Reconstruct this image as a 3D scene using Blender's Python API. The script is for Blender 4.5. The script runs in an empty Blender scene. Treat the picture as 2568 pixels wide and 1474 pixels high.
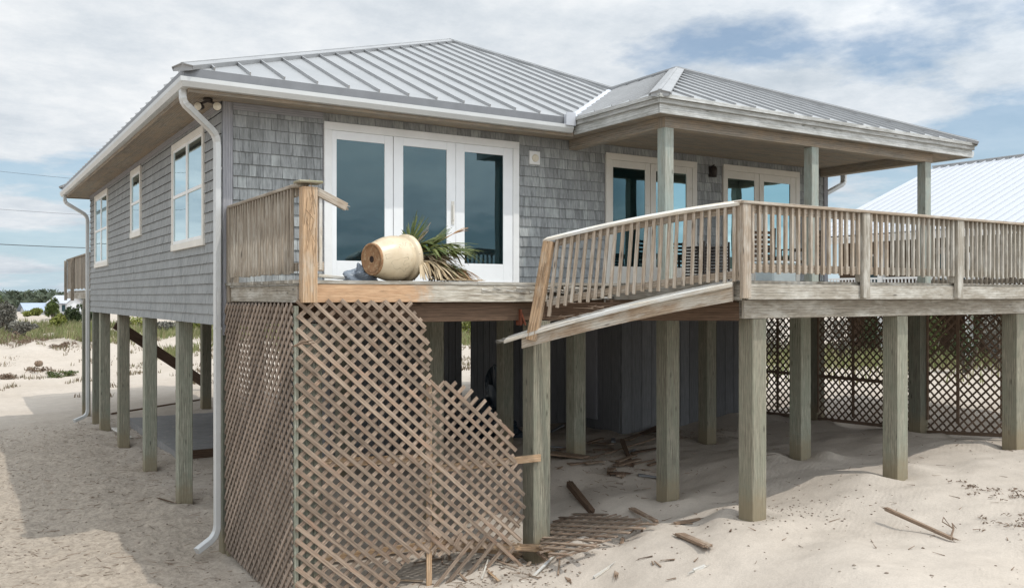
import bpy, math, random
import numpy as np
from mathutils import Vector, Matrix
random.seed(7); rng = np.random.default_rng(7)
R = random.uniform
SC = bpy.context.scene
COL = SC.collection
V = Vector

# ------------------------------------------------------------------ camera survey numbers
# axes: x runs along the house front, y back along its side wall, origin at the near wall corner
EYE = V((-3.095, -12.284, 3.5)); FPX = 2238.8; V0 = 743.63; YAW = math.radians(32.116)
CX = 1284.0
RT = V((math.cos(YAW), -math.sin(YAW), 0)); FW = V((math.sin(YAW), math.cos(YAW), 0))
def ray(u, v): return FW + RT*((u-CX)/FPX) + V((0, 0, (V0-v)/FPX))
def at_depth(u, v, d): return EYE + ray(u, v)*d
def on_y(u, v, y):
    r = ray(u, v); return EYE + r*((y-EYE.y)/r.y)
def on_x(u, v, x):
    r = ray(u, v); return EYE + r*((x-EYE.x)/r.x)
def on_z(u, v, z):
    r = ray(u, v); return EYE + r*((z-EYE.z)/r.z)

# ------------------------------------------------------------------ ground shape
CTRL = [(0,0,.02),(.12,2.9,.16),(.12,5.9,.21),(.12,9,.21),(.12,11.9,.2),(.15,15.6,.1),(3,13.9,.4),(.2,-2.8,.0),
 (1.7,-2.9,.12),(3.25,-2.75,.1),(3.7,-3.6,.56),(4.2,-4.2,.74),(5.36,-2.9,.69),(4.93,-4.85,.9),(7.66,-4.85,1.1),(10.56,-4.85,1.23),(8.09,-2.9,1.0),
 (11.13,-2.9,1.13),(5.46,-.6,.9),(8.37,-.6,.92),(11.29,-.6,1.08),(5.5,1.65,.82),(8,1.3,.86),(11.3,2.5,1.05),
 (3,3,.25),(3,7,.28),(6,6,.5),(6,11,.45),(2,0,.1),(2.9,-.6,.2),(3.6,-1.2,.45),
 (-2.5,2,.0),(-2.5,7,.05),(-2.5,12,.05),(-2,19,.05),(-1.2,-3,-.06),(-1.5,-6,-.05),(0.8,-4.6,.02),(2.2,-4.4,.25),(2.4,-6.5,.5),(4.5,-7.0,.95),
 (8,-8,1.2),(12,-8,1.3),(16,-6,1.3),(15,0,1.2),(-3,-12.3,.3),(-8,0,0),(-10,12,.1),(-8,25,.25),(0,26,.3),(10,22,.5),(16,8,1.0),
 (-4,38,1.0),(-12,38,1.0),(8,40,1.0),(14,34,1.1),(26,24,1.1),(24,6,1.1),(30,40,1.3),(-20,50,1.4),(0,56,1.5),(20,58,1.4),(50,30,1.3),
 (-30,30,.8),(-30,0,.3),(0,-30,.6),(30,-20,1.0),(-25,-25,.3),(90,0,1.2),(0,100,.0),(-40,90,0),(-90,60,.2),(90,90,1.0),(0,85,.3),(30,110,.2),(-30,180,0),(60,250,0),(-90,-60,.3),(60,-90,.5)]
CT = np.array(CTRL)
def ground_z(x, y):
    x = np.asarray(x, float); y = np.asarray(y, float)
    num = np.zeros_like(x); den = np.zeros_like(x)
    for cx, cy, cz in CTRL:
        d2 = (x-cx)**2+(y-cy)**2
        w = 1.0/(d2+.08)**1.9
        num += w*cz; den += w
    z = num/den
    for i, (fx, fy, ph, am) in enumerate(WAVES):
        z += am*np.sin(fx*x+fy*y+ph)*near_amp(x, y)
    # humps at the foot of the dune
    s = np.clip((y-30+.35*np.abs(x))/14, 0, 1)
    z += s*.35*np.sin(x*.55+1.3*np.sin(y*.4))*np.sin(y*.6+x*.2)
    s3 = np.clip((y-.18*x-27)/9, 0, 1)*np.clip((24-x)/9, 0, 1); s3 = s3*s3*(3-2*s3)
    s3 = s3*np.clip((66-y)/16, 0, 1); z += s3*(.35+.2*np.sin(x*.7)+.12*np.sin(x*1.9+y)+.07*np.sin(x*3.7-2*y))
    lm = np.clip((1.6-x)/1.5, 0, 1)*np.clip((16-y)/4, 0, 1)
    for fx, fy, ph, am in RIP: z += am*np.sin(fx*x+fy*y+ph)*lm
    for px_, py_ in PITS:
        d2 = (x-px_)**2+(y-py_)**2; dd = np.sqrt(d2)
        z += -.055*np.exp(-d2/.05)+.03*np.exp(-((dd-.42)/.16)**2)*(1+.6*np.sin(np.arctan2(y-py_, x-px_)*2+px_))
    return z
def near_amp(x, y):
    return np.where((y < 18), 1.0, .5)
PITS = [(.125, 2.93), (.125, 5.91), (.125, 9.02), (.125, 11.88), (3.32, -2.66), (4.93, -4.85), (7.66, -4.85), (10.56, -4.85), (5.36, -2.9), (8.09, -2.9), (11.13, -2.9), (5.46, -.6), (8.37, -.6), (11.29, -.6)]
RIP = []
for k in range(20):
    wl = R(.18, .5); a = R(0, 6.28); f = 6.28/wl; RIP.append((f*math.cos(a), f*math.sin(a), R(0, 6.28), .008*wl))
WAVES = []
for k in range(22):
    wl = random.choice([.35, .5, .7, 1.0, 1.5, 2.4]); a = R(0, 6.28); f = 6.28/wl
    WAVES.append((f*math.cos(a), f*math.sin(a), R(0, 6.28), .0052*wl**.9))
def gz(x, y): return float(ground_z(np.array([x]), np.array([y]))[0])
def gnd(u, v):
    r = ray(u, v); t = (0.6-EYE.z)/r.z
    for _ in range(25):
        p = EYE+r*t; t += ((gz(p.x, p.y)-p.z)/r.z)*.6
    return EYE+r*t

# ------------------------------------------------------------------ mesh builder
class MB:
    def __init__(s): s.v = []; s.f = []; s.uv = []; s.sm = []
    def face(s, pts, uvs=None, smooth=False):
        i = len(s.v); s.v += [tuple(p) for p in pts]; s.f.append(list(range(i, i+len(pts))))
        s.uv += uvs if uvs else [(p[0]+p[1], p[2]) for p in pts]; s.sm.append(smooth)
    def hexa(s, c, L=None, wd=.1, ht=.1):
        """c: 8 corners, 0-3 start ring, 4-7 end ring"""
        i = len(s.v); s.v += [tuple(p) for p in c]
        L = L if L is not None else (V(c[4])-V(c[0])).length
        ou, ov = R(0, 50), R(0, 50)
        rings = [(0, 1, 5, 4), (1, 2, 6, 5), (2, 3, 7, 6), (3, 0, 4, 7)]
        acc = 0
        for k, q in enumerate(rings):
            d = wd if k % 2 == 0 else ht
            s.f.append([i+j for j in q]); s.sm.append(False)
            s.uv += [(ou, ov+acc), (ou, ov+acc+d), (ou+L, ov+acc+d), (ou+L, ov+acc)]; acc += d+.03
        for q in ((3, 2, 1, 0), (4, 5, 6, 7)):
            s.f.append([i+j for j in q]); s.sm.append(False)
            s.uv += [(ou, ov), (ou+.003, ov+wd), (ou+.006, ov+wd), (ou, ov)]
    def beam(s, p0, p1, w, h, up=(0, 0, 1), side=None, taper=1.0):
        p0 = V(p0); p1 = V(p1); d = (p1-p0); L = d.length
        if L < 1e-5: return
        d /= L
        if side is None:
            sd = d.cross(V(up))
            if sd.length < 1e-3: sd = d.cross(V((1, 0, 0)))
            sd.normalize()
        else:
            sd = V(side); sd = (sd-d*sd.dot(d)).normalized()
        u = sd.cross(d).normalized()
        def ring(p, k): return [p-sd*w/2*k-u*h/2*k, p+sd*w/2*k-u*h/2*k, p+sd*w/2*k+u*h/2*k, p-sd*w/2*k+u*h/2*k]
        s.hexa(ring(p0, 1)+ring(p1, taper), L, w, h)
    def box(s, x0, x1, y0, y1, z0, z1):
        dx, dy, dz = abs(x1-x0), abs(y1-y0), abs(z1-z0)
        c = V(((x0+x1)/2, (y0+y1)/2, (z0+z1)/2)); m = max(dx, dy, dz)
        if m == dz: s.beam(c-V((0, 0, dz/2)), c+V((0, 0, dz/2)), dx, dy, side=(1, 0, 0))
        elif m == dx: s.beam(c-V((dx/2, 0, 0)), c+V((dx/2, 0, 0)), dy, dz, side=(0, 1, 0))
        else: s.beam(c-V((0, dy/2, 0)), c+V((0, dy/2, 0)), dx, dz, side=(1, 0, 0))
    def slab(s, o, a, b, t):
        """parallelepiped: origin + edge vectors a (long), b, thickness t"""
        o, a, b, t = V(o), V(a), V(b), V(t)
        s.hexa([o, o+b, o+b+t, o+t, o+a, o+a+b, o+a+b+t, o+a+t], a.length, b.length, t.length)
    def tube(s, pts, rad, n=8, cap=True, smooth=True):
        pts = [V(p) for p in pts]; rings = []; base = len(s.v)
        rads = rad if isinstance(rad, (list, tuple)) else [rad]*len(pts)
        prev = None
        for i, p in enumerate(pts):
            d = (pts[min(i+1, len(pts)-1)]-pts[max(i-1, 0)]).normalized()
            a = d.cross(V((0, 0, 1))) if prev is None else prev-d*prev.dot(d)
            if a.length < 1e-3: a = d.cross(V((1, 0, 0)))
            a.normalize(); prev = a; b = d.cross(a)
            for k in range(n):
                t = 2*math.pi*k/n; s.v.append(tuple(p+(a*math.cos(t)+b*math.sin(t))*rads[i]))
        L = 0
        for i in range(len(pts)-1):
            L1 = L+(pts[i+1]-pts[i]).length
            for k in range(n):
                k2 = (k+1) % n
                s.f.append([base+i*n+k, base+i*n+k2, base+(i+1)*n+k2, base+(i+1)*n+k]); s.sm.append(smooth)
                c0, c1 = k*.02, (k+1)*.02
                s.uv += [(L, c0), (L, c1), (L1, c1), (L1, c0)]
            L = L1
        if cap:
            for st in (0, (len(pts)-1)*n):
                s.f.append([base+st+k for k in range(n)]); s.sm.append(False); s.uv += [(0, 0)]*n
    def sweep(s, path, prof, updir=(0, 0, 1)):
        """profile [(side, up)] swept along path; closed profile"""
        path = [V(p) for p in path]; n = len(prof); base = len(s.v)
        for i, p in enumerate(path):
            d0 = (path[i]-path[i-1]).normalized() if i else (path[1]-path[0]).normalized()
            d1 = (path[i+1]-path[i]).normalized() if i < len(path)-1 else d0
            u = V(updir); s0 = d0.cross(u).normalized(); s1 = d1.cross(u).normalized()
            m = (s0+s1).normalized(); k = 1/max(.3, m.dot(s0))
            for a, b in prof: s.v.append(tuple(p+m*a*k+u*b))
        L = 0
        for i in range(len(path)-1):
            L1 = L+(path[i+1]-path[i]).length
            for k in range(n):
                k2 = (k+1) % n
                s.f.append([base+i*n+k, base+(i+1)*n+k, base+(i+1)*n+k2, base+i*n+k2]); s.sm.append(False)
                s.uv += [(L, k*.03), (L1, k*.03), (L1, k*.03+.03), (L, k*.03+.03)]
            L = L1
        for st in (0, (len(path)-1)*n):
            s.f.append([base+st+k for k in range(n)]); s.sm.append(False); s.uv += [(0, 0)]*n
    def lathe(s, prof, o, ax, n=40, smooth=True, wob=0):
        """prof [(r, t)] round axis ax from o"""
        o = V(o); ax = V(ax).normalized(); a = ax.cross(V((0, 0, 1)))
        if a.length < 1e-3: a = V((1, 0, 0))
        a.normalize(); b = ax.cross(a); base = len(s.v)
        for r, t in prof:
            for k in range(n):
                th = 2*math.pi*k/n; s.v.append(tuple(o+ax*t+(a*math.cos(th)+b*math.sin(th))*r))
        for i in range(len(prof)-1):
            for k in range(n):
                k2 = (k+1) % n
                s.f.append([base+i*n+k, base+i*n+k2, base+(i+1)*n+k2, base+(i+1)*n+k]); s.sm.append(smooth)
                s.uv += [(k/n, prof[i][1]), ((k+1)/n, prof[i][1]), ((k+1)/n, prof[i+1][1]), (k/n, prof[i+1][1])]
    def splinters(s, p, d, w, h, n=7, lo=.03, hi=.14, sd=None, up=None):
        p = V(p); d = V(d).normalized(); sd = V(sd).normalized() if sd else d.cross(V((0, 0, 1))).normalized(); up = sd.cross(d)
        for k in range(n):
            a = R(-.4, .4)*w; b = R(-.42, .42)*h; q = p+sd*a+up*b
            s.beam(q-d*.02, q+d*R(lo, hi)+sd*R(-.01, .01)+up*R(-.015, .015), R(.15, .4)*w, R(.12, .35)*h, side=sd, taper=.12)
    def build(s, name, mt, parent=None, bevel=0, loc=None):
        me = bpy.data.meshes.new(name)
        vs = s.v
        if loc is not None: vs = [(p[0]-loc[0], p[1]-loc[1], p[2]-loc[2]) for p in vs]
        me.from_pydata(vs, [], s.f)
        uvl = me.uv_layers.new(name='UVMap')
        uvl.data.foreach_set('uv', [c for t in s.uv for c in t])
        me.polygons.foreach_set('use_smooth', s.sm)
        for m_ in (mt if isinstance(mt, (list, tuple)) else [mt]): me.materials.append(m_)
        me.update()
        o = bpy.data.objects.new(name, me); COL.objects.link(o)
        if loc is not None: o.location = loc
        if parent is not None:
            o.parent = parent; 
            if loc is None: o.matrix_parent_inverse = Matrix.Translation(-V(parent_world(parent)))
        if bevel:
            b = o.modifiers.new('bevel', 'BEVEL'); b.width = bevel; b.segments = 1; b.limit_method = 'ANGLE'
        return o
def parent_world(p):
    t = V((0, 0, 0))
    while p is not None:
        t += p.location + (V(p.matrix_parent_inverse.translation) if p.parent else V((0, 0, 0)))
        p = p.parent
    return t
def thing(name, loc, label, cat, group=None):
    o = bpy.data.objects.new(name, None); COL.objects.link(o); o.location = loc; o.empty_display_size = .2
    o['label'] = label; o['category'] = cat
    if group: o['group'] = group
    return o
def tag(o, label, cat, group=None, kind=None):
    if label: o['label'] = label
    if cat: o['category'] = cat
    if group: o['group'] = group
    if kind: o['kind'] = kind
    return o
def child(mb, name, mt, parent, bevel=0, label=None):
    o = mb.build(name, mt, parent, bevel)
    if label: o['label'] = label
    return o

# ------------------------------------------------------------------ materials
def newmat(name):
    m = bpy.data.materials.new(name); m.use_nodes = True; nt = m.node_tree
    for n in list(nt.nodes):
        if n.type not in ('OUTPUT_MATERIAL', 'BSDF_PRINCIPLED'): nt.nodes.remove(n)
    return m, nt, nt.nodes['Principled BSDF']
def N(nt, t, **kw):
    n = nt.nodes.new(t)
    for k, v_ in kw.items():
        if k in n.inputs: n.inputs[k].default_value = v_
        else: setattr(n, k, v_)
    return n
def lk(nt, a, b): nt.links.new(a, b)
def ramp(nt, fac, stops, interp='LINEAR'):
    r = nt.nodes.new('ShaderNodeValToRGB'); r.color_ramp.interpolation = interp
    e = r.color_ramp.elements
    while len(e) < len(stops): e.new(.5)
    for i, (p, c) in enumerate(stops):
        e[i].position = p; e[i].color = (c[0], c[1], c[2], 1) if isinstance(c, (tuple, list)) else (c, c, c, 1)
    lk(nt, fac, r.inputs[0]); return r
def mix(nt, fac, a, b, mode='MIX'):
    m = nt.nodes.new('ShaderNodeMix'); m.data_type = 'RGBA'; m.blend_type = mode
    for sock, val in ((m.inputs[0], fac), (m.inputs[6], a), (m.inputs[7], b)):
        if hasattr(val, 'links'): lk(nt, val, sock)
        elif isinstance(val, (tuple, list)): sock.default_value = (*val, 1)
        else: sock.default_value = val
    return m.outputs[2]
def math_(nt, op, a, b=None):
    m = nt.nodes.new('ShaderNodeMath'); m.operation = op
    for i, val in enumerate((a, b)):
        if val is None: continue
        if hasattr(val, 'links'): lk(nt, val, m.inputs[i])
        else: m.inputs[i].default_value = val
    return m.outputs[0]
def noise(nt, vec, scale, detail=4, rough=.6, mapping=None):
    if mapping:
        mp = N(nt, 'ShaderNodeMapping'); mp.inputs['Scale'].default_value = mapping; lk(nt, vec, mp.inputs[0]); vec = mp.outputs[0]
    n = N(nt, 'ShaderNodeTexNoise'); n.inputs['Scale'].default_value = scale; n.inputs['Detail'].default_value = detail; n.inputs['Roughness'].default_value = rough
    lk(nt, vec, n.inputs['Vector']); return n.outputs['Fac']
def bump(nt, bsdf, h, strength=.3, dist=.01):
    b = N(nt, 'ShaderNodeBump'); b.inputs['Strength'].default_value = strength; b.inputs['Distance'].default_value = dist
    lk(nt, h, b.inputs['Height']); lk(nt, b.outputs[0], bsdf.inputs['Normal']); return b

def wood(name, c1, c2, c3=None, patch=.5, grain=.35, rough=.85, island=.35, knots=True, sandfoot=None, objvar=False):
    """c1/c2 grain colours, c3 weather patch colour"""
    m, nt, b = newmat(name)
    uv = N(nt, 'ShaderNodeUVMap').outputs[0]
    tc = N(nt, 'ShaderNodeTexCoord').outputs['Object']
    g1 = noise(nt, uv, 3, 5, .65, (1.0, 16, 1)); g2 = noise(nt, uv, 6, 3, .6, (1.2, 60, 1))
    col = ramp(nt, g1, [(.3, c1), (.7, c2)]).outputs[0]
    dk = ramp(nt, g2, [(.33, .45), (.5, 1.0), (.72, 1.12)]).outputs[0]
    col = mix(nt, grain*2 if grain < .5 else 1, col, dk, 'MULTIPLY')
    if c3:
        pn = noise(nt, uv, 1.6, 5, .7, (1.0, 3.5, 1))
        pf = ramp(nt, pn, [(patch-.08, 0), (patch+.1, 1)]).outputs[0]
        col = mix(nt, pf, col, mix(nt, .75, c3, dk, 'MULTIPLY'))
    if knots:
        mp = N(nt, 'ShaderNodeMapping'); mp.inputs['Scale'].default_value = (2.2, 9, 1); lk(nt, uv, mp.inputs[0])
        vo = N(nt, 'ShaderNodeTexVoronoi'); vo.inputs['Scale'].default_value = 1.0; lk(nt, mp.outputs[0], vo.inputs['Vector'])
        kf = ramp(nt, vo.outputs['Distance'], [(.05, .75), (.13, 0)]).outputs[0]
        col = mix(nt, kf, col, tuple(x*.35 for x in c1))
    wm = N(nt, 'ShaderNodeMapping'); wm.inputs['Scale'].default_value = (.9, 9, 1); lk(nt, uv, wm.inputs[0])
    wt = N(nt, 'ShaderNodeTexWave'); wt.bands_direction = 'Y'; wt.inputs['Scale'].default_value = 1.1; wt.inputs['Distortion'].default_value = 7; wt.inputs['Detail'].default_value = 2; wt.inputs['Detail Scale'].default_value = .7; lk(nt, wm.outputs[0], wt.inputs['Vector'])
    col = mix(nt, .55, col, ramp(nt, wt.outputs['Fac'], [(.0, .55), (.22, 1.0), (1, 1.06)]).outputs[0], 'MULTIPLY')
    gi = N(nt, 'ShaderNodeNewGeometry').outputs['Random Per Island']
    iv = ramp(nt, gi, [(0, 1-island), (1, 1+island*.5)]).outputs[0]
    col = mix(nt, 1.0, col, iv, 'MULTIPLY')
    cf = noise(nt, uv, 2.2, 3, .55, (.28, 20, 1)); col = mix(nt, ramp(nt, cf, [(.27, .8), (.31, 0)]).outputs[0], col, tuple(x*.3 for x in c1))
    if objvar:
        orr = N(nt, 'ShaderNodeObjectInfo').outputs['Random']; col = mix(nt, 1.0, col, ramp(nt, orr, [(0, (.72, .76, .74)), (.5, (1.0, .97, .9)), (1, (1.15, 1.2, 1.16))]).outputs[0], 'MULTIPLY')
    if sandfoot:
        sx = N(nt, 'ShaderNodeSeparateXYZ'); lk(nt, tc, sx.inputs[0])
        dn = noise(nt, tc, 5, 4, .7)
        hz = math_(nt, 'ADD', sx.outputs[2], math_(nt, 'MULTIPLY', math_(nt, 'SUBTRACT', dn, .5), .7))
        sf = ramp(nt, hz, [(0.0, 0), (.3, .75), (.55, 0)]).outputs[0]
        col = mix(nt, ramp(nt, hz, [(.12, .7), (.5, 0)]).outputs[0], col, sandfoot)
    lk(nt, col, b.inputs['Base Color']); b.inputs['Roughness'].default_value = rough
    b.inputs['Specular IOR Level'].default_value = .25
    h = mix(nt, .5, g1, g2); bump(nt, b, h, .45, .006)
    return m

M = {}
M['grey'] = wood('weathered_grey_wood', (.205, .18, .145), (.42, .385, .325), (.52, .50, .45), .55)
M['rail'] = wood('weathered_rail_wood', (.235, .185, .14), (.44, .365, .285), (.47, .435, .38), .56)
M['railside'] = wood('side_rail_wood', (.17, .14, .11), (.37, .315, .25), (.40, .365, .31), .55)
M['warm'] = wood('split_orange_wood', (.33, .21, .12), (.54, .385, .25), (.46, .385, .30), .58, .45)
M['lattice'] = wood('red_brown_lattice_wood', (.20, .145, .105), (.42, .33, .255), (.36, .235, .165), .6, .4, knots=True)
M['latside'] = wood('side_lattice_wood', (.21, .16, .125), (.41, .33, .27), (.34, .27, .22), .6, .3, knots=False)  # greyer and less red than the front lattice wood
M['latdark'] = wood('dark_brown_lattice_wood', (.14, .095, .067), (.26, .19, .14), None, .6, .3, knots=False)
M['white'] = wood('bleached_white_wood', (.42, .37, .30), (.68, .62, .52), (.6, .6, .58), .5, .4)
M['pile'] = wood('green_grey_treated_pile', (.15, .14, .11), (.40, .385, .325), (.25, .255, .21), .52, .5, sandfoot=(.25, .20, .125), island=.0, objvar=True)
M['soffit'] = wood('weathered_soffit_board', (.19, .165, .135), (.36, .325, .28), (.36, .29, .22), .5, .25, knots=False, island=.1)
M['fascia'] = wood('grey_fascia_board', (.29, .29, .27), (.47, .47, .45), (.58, .585, .57), .5, .2, island=.05)
M['postgreen'] = wood('pale_green_grey_post', (.25, .26, .22), (.45, .455, .40), (.34, .385, .35), .5, .35, island=.1)
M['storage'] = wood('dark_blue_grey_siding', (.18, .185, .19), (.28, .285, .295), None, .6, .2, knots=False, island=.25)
M['drift'] = wood('driftwood', (.14, .09, .06), (.34, .25, .18), (.42, .36, .29), .6, .4)
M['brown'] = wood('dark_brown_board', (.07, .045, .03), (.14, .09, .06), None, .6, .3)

# rim board: orange left, bleached and rotten right, changing along its length
def rim_material():
    m, nt, b = newmat('half_bleached_rim_wood')
    uv = N(nt, 'ShaderNodeUVMap').outputs[0]; tc = N(nt, 'ShaderNodeTexCoord').outputs['Object']
    g1 = noise(nt, uv, 3, 6, .65, (1.0, 14, 1)); g2 = noise(nt, uv, 5, 4, .6, (1.3, 40, 1))
    w = ramp(nt, g1, [(.28, (.42, .24, .13)), (.7, (.62, .42, .26))]).outputs[0]
    wh = ramp(nt, g1, [(.32, (.17, .13, .095)), (.47, (.42, .38, .31)), (.65, (.66, .63, .56))]).outputs[0]
    sx = N(nt, 'ShaderNodeSeparateXYZ'); lk(nt, tc, sx.inputs[0])
    n = noise(nt, tc, 3, 5, .7)
    f = math_(nt, 'ADD', sx.outputs[0], math_(nt, 'MULTIPLY', math_(nt, 'SUBTRACT', n, .5), 1.1))
    fr = N(nt, 'ShaderNodeMapRange'); fr.inputs[1].default_value = 1.45; fr.inputs[2].default_value = 1.75; lk(nt, f, fr.inputs[0])
    fb = fr.outputs[0]
    col = mix(nt, fb, w, wh)
    dk = ramp(nt, g2, [(.34, .35), (.48, 1)]).outputs[0]; col = mix(nt, .7, col, dk, 'MULTIPLY')
    lk(nt, col, b.inputs['Base Color']); b.inputs['Roughness'].default_value = .85; bump(nt, b, g1, .6, .01)
    return m
M['rim'] = rim_material()

def shingle_material(lo=0.0, hi=1.0, nm='weathered_grey_cedar_shingle'):
    m, nt, b = newmat(nm)
    tc = N(nt, 'ShaderNodeTexCoord').outputs['Object']
    st = noise(nt, tc, 1, 4, .65, (45, 45, 2.2)); bl = noise(nt, tc, 1.1, 5, .65, (1, 1, 1.3)); fi = noise(nt, tc, 3.5, 4, .7, (8, 8, .9))
    ge = N(nt, 'ShaderNodeNewGeometry'); gi = math_(nt, 'ADD', math_(nt, 'MULTIPLY', ge.outputs['Random Per Island'], hi-lo), lo)
    c = ramp(nt, gi, [(0, (.235, .245, .245)), (.35, (.30, .312, .315)), (.7, (.33, .342, .342)), (1, (.40, .42, .415))]).outputs[0]
    c = mix(nt, .75, c, ramp(nt, st, [(.3, .62), (.5, 1.0), (.75, 1.2)]).outputs[0], 'MULTIPLY')
    c = mix(nt, .8, c, ramp(nt, fi, [(.3, .58), (.6, 1.12)]).outputs[0], 'MULTIPLY')
    c = mix(nt, ramp(nt, bl, [(.45, 0), (.7, .5)]).outputs[0], c, (.36, .37, .375))
    sn = N(nt, 'ShaderNodeSeparateXYZ'); lk(nt, ge.outputs['True Normal'], sn.inputs[0]); c = mix(nt, ramp(nt, math_(nt, 'MULTIPLY', sn.outputs[2], -1.0), [(.4, 0), (.6, 1)]).outputs[0], c, (.05, .052, .058))  # downward butt faces darkened, painting in the shade line under each course
    lk(nt, c, b.inputs['Base Color']); b.inputs['Roughness'].default_value = .9; b.inputs['Specular IOR Level'].default_value = .2
    bump(nt, b, st, .3, .004); return m
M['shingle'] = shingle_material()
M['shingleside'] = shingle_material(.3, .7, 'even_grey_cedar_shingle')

def plain(name, col, rough=.5, metal=0, var=.12, scale=3, bumps=.08, spec=.5, stain=None):
    m, nt, b = newmat(name); tc = N(nt, 'ShaderNodeTexCoord').outputs['Object']
    n = noise(nt, tc, scale, 6, .65)
    c = ramp(nt, n, [(.3, tuple(x*(1-var) for x in col)), (.7, tuple(min(1, x*(1+var*.6)) for x in col))]).outputs[0]
    if stain:
        n2 = noise(nt, tc, scale*2.3, 6, .75); c = mix(nt, ramp(nt, n2, [(stain[1], 0), (stain[1]+.12, stain[2])]).outputs[0], c, stain[0])
    lk(nt, c, b.inputs['Base Color']); b.inputs['Roughness'].default_value = rough; b.inputs['Metallic'].default_value = metal
    b.inputs['Specular IOR Level'].default_value = spec
    n3 = noise(nt, tc, scale*14, 3, .6); bump(nt, b, n3, bumps, .003); return m
M['trim'] = plain('white_painted_trim', (.80, .80, .79), .5, 0, .08, 2.5, .1, .4, ((.5, .47, .42), .62, .35))
M['trimcream'] = plain('cream_painted_trim', (.72, .69, .63), .5, 0, .08, 2.5, .1, .4, ((.42, .38, .31), .6, .35))
M['vinyl'] = plain('white_door_vinyl', (.82, .83, .84), .35, 0, .05, 2, .04, .5)
M['gutter'] = plain('white_aluminium_gutter', (.56, .57, .565), .38, .15, .08, 2, .03, .5, ((.45, .42, .38), .64, .3))
M['glass_dark'] = None
M['corner'] = wood('grey_corner_board', (.25, .25, .27), (.36, .36, .38), None, .5, .2, knots=False, island=.05)
def metal_roof():
    m, nt, b = newmat('galvalume_roof_metal'); tc = N(nt, 'ShaderNodeTexCoord').outputs['Object']
    n = noise(nt, tc, .9, 6, .7); n2 = noise(nt, tc, 9, 5, .7)
    c = ramp(nt, n, [(.3, (.32, .33, .335)), (.7, (.395, .40, .405))]).outputs[0]
    c = mix(nt, ramp(nt, n2, [(.5, 0), (.75, .45)]).outputs[0], c, (.36, .355, .35))
    lk(nt, c, b.inputs['Base Color']); b.inputs['Metallic'].default_value = .35
    lk(nt, ramp(nt, n2, [(.3, .36), (.7, .5)]).outputs[0], b.inputs['Roughness'])
    bump(nt, b, noise(nt, tc, 2.2, 2, .5), .1, .02); return m
M['roof'] = metal_roof()
M['roofdark'] = plain('dark_metal_drip_edge', (.2, .205, .215), .45, .4, .15, 3)
M['seam'] = plain('grey_standing_seam', (.40, .405, .41), .45, .35, .1, 3)
M['whiteroof'] = plain('white_metal_roofing', (.50, .52, .56), .45, 0, .03, .6, .0)
M['black'] = plain('black_plastic', (.02, .02, .022), .35)
M['darkint'] = plain('painted_room_gloom', (.028, .07, .085), .8)  # unlit room depth painted as a flat dark teal
M['blind'] = plain('pale_aqua_window_blind', (.24, .38, .40), .7, 0, .08, 3)
M['bag'] = plain('grey_blue_plastic_sheet', (.16, .19, .23), .35, 0, .3, 9, .3, .6)
M['bagdark'] = plain('navy_plastic_bag', (.02, .035, .05), .3, 0, .3, 9, .3, .6)
M['aqua'] = plain('pale_grey_cooler', (.42, .48, .5), .5)
M['rust'] = plain('rusty_bracket_metal', (.20, .06, .03), .7, .3, .4, 20)
M['concrete'] = plain('grey_concrete', (.24, .235, .23), .9, 0, .15, 2.5, .3, .3, ((.42, .37, .3), .55, .6))
M['lamp'] = plain('lamp_glass_face', (.72, .66, .54), .3, 0, .1, 30, .3)
M['bronze'] = plain('dark_bronze_metal', (.05, .04, .035), .5, .5)
M['wire'] = plain('black_power_cable', (.03, .03, .035), .6)

def glass(name, tint, refl=.55, opaque=True, gc=(.60, .74, .78, 1)):
    m, nt, b = newmat(name); out = nt.nodes['Material Output']
    tc = N(nt, 'ShaderNodeTexCoord').outputs['Object']
    b.inputs['Base Color'].default_value = (*tint, 1); b.inputs['Roughness'].default_value = .5; b.inputs['Specular IOR Level'].default_value = 0
    gl = N(nt, 'ShaderNodeBsdfGlossy'); gl.inputs['Roughness'].default_value = .02; gl.inputs['Color'].default_value = gc
    bp = N(nt, 'ShaderNodeBump'); bp.inputs['Strength'].default_value = .025; bp.inputs['Distance'].default_value = .05
    lk(nt, noise(nt, tc, 1.7, 2, .5), bp.inputs['Height']); lk(nt, bp.outputs[0], gl.inputs['Normal'])
    fr = N(nt, 'ShaderNodeFresnel'); fr.inputs['IOR'].default_value = 1.5
    fac = math_(nt, 'ADD', fr.outputs[0], refl); fac = math_(nt, 'MINIMUM', fac, 1.0)
    ms = N(nt, 'ShaderNodeMixShader'); lk(nt, fac, ms.inputs[0])
    if opaque: lk(nt, b.outputs[0], ms.inputs[1])
    else:
        tr = N(nt, 'ShaderNodeBsdfTransparent'); tr.inputs['Color'].default_value = (*tint, 1); lk(nt, tr.outputs[0], ms.inputs[1])
    lk(nt, gl.outputs[0], ms.inputs[2]); lk(nt, ms.outputs[0], out.inputs['Surface']); return m
M['glass'] = glass('tinted_door_glass', (.50, .68, .72), .05, False)
M['porchglass'] = glass('dimmed_porch_door_glass', (.42, .62, .64), .02, False, (.34, .50, .53, 1))  # sky reflection dimmed by colour on the two doors under the porch
M['winglass'] = glass('window_glass', (.75, .88, .9), .05, False)

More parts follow.
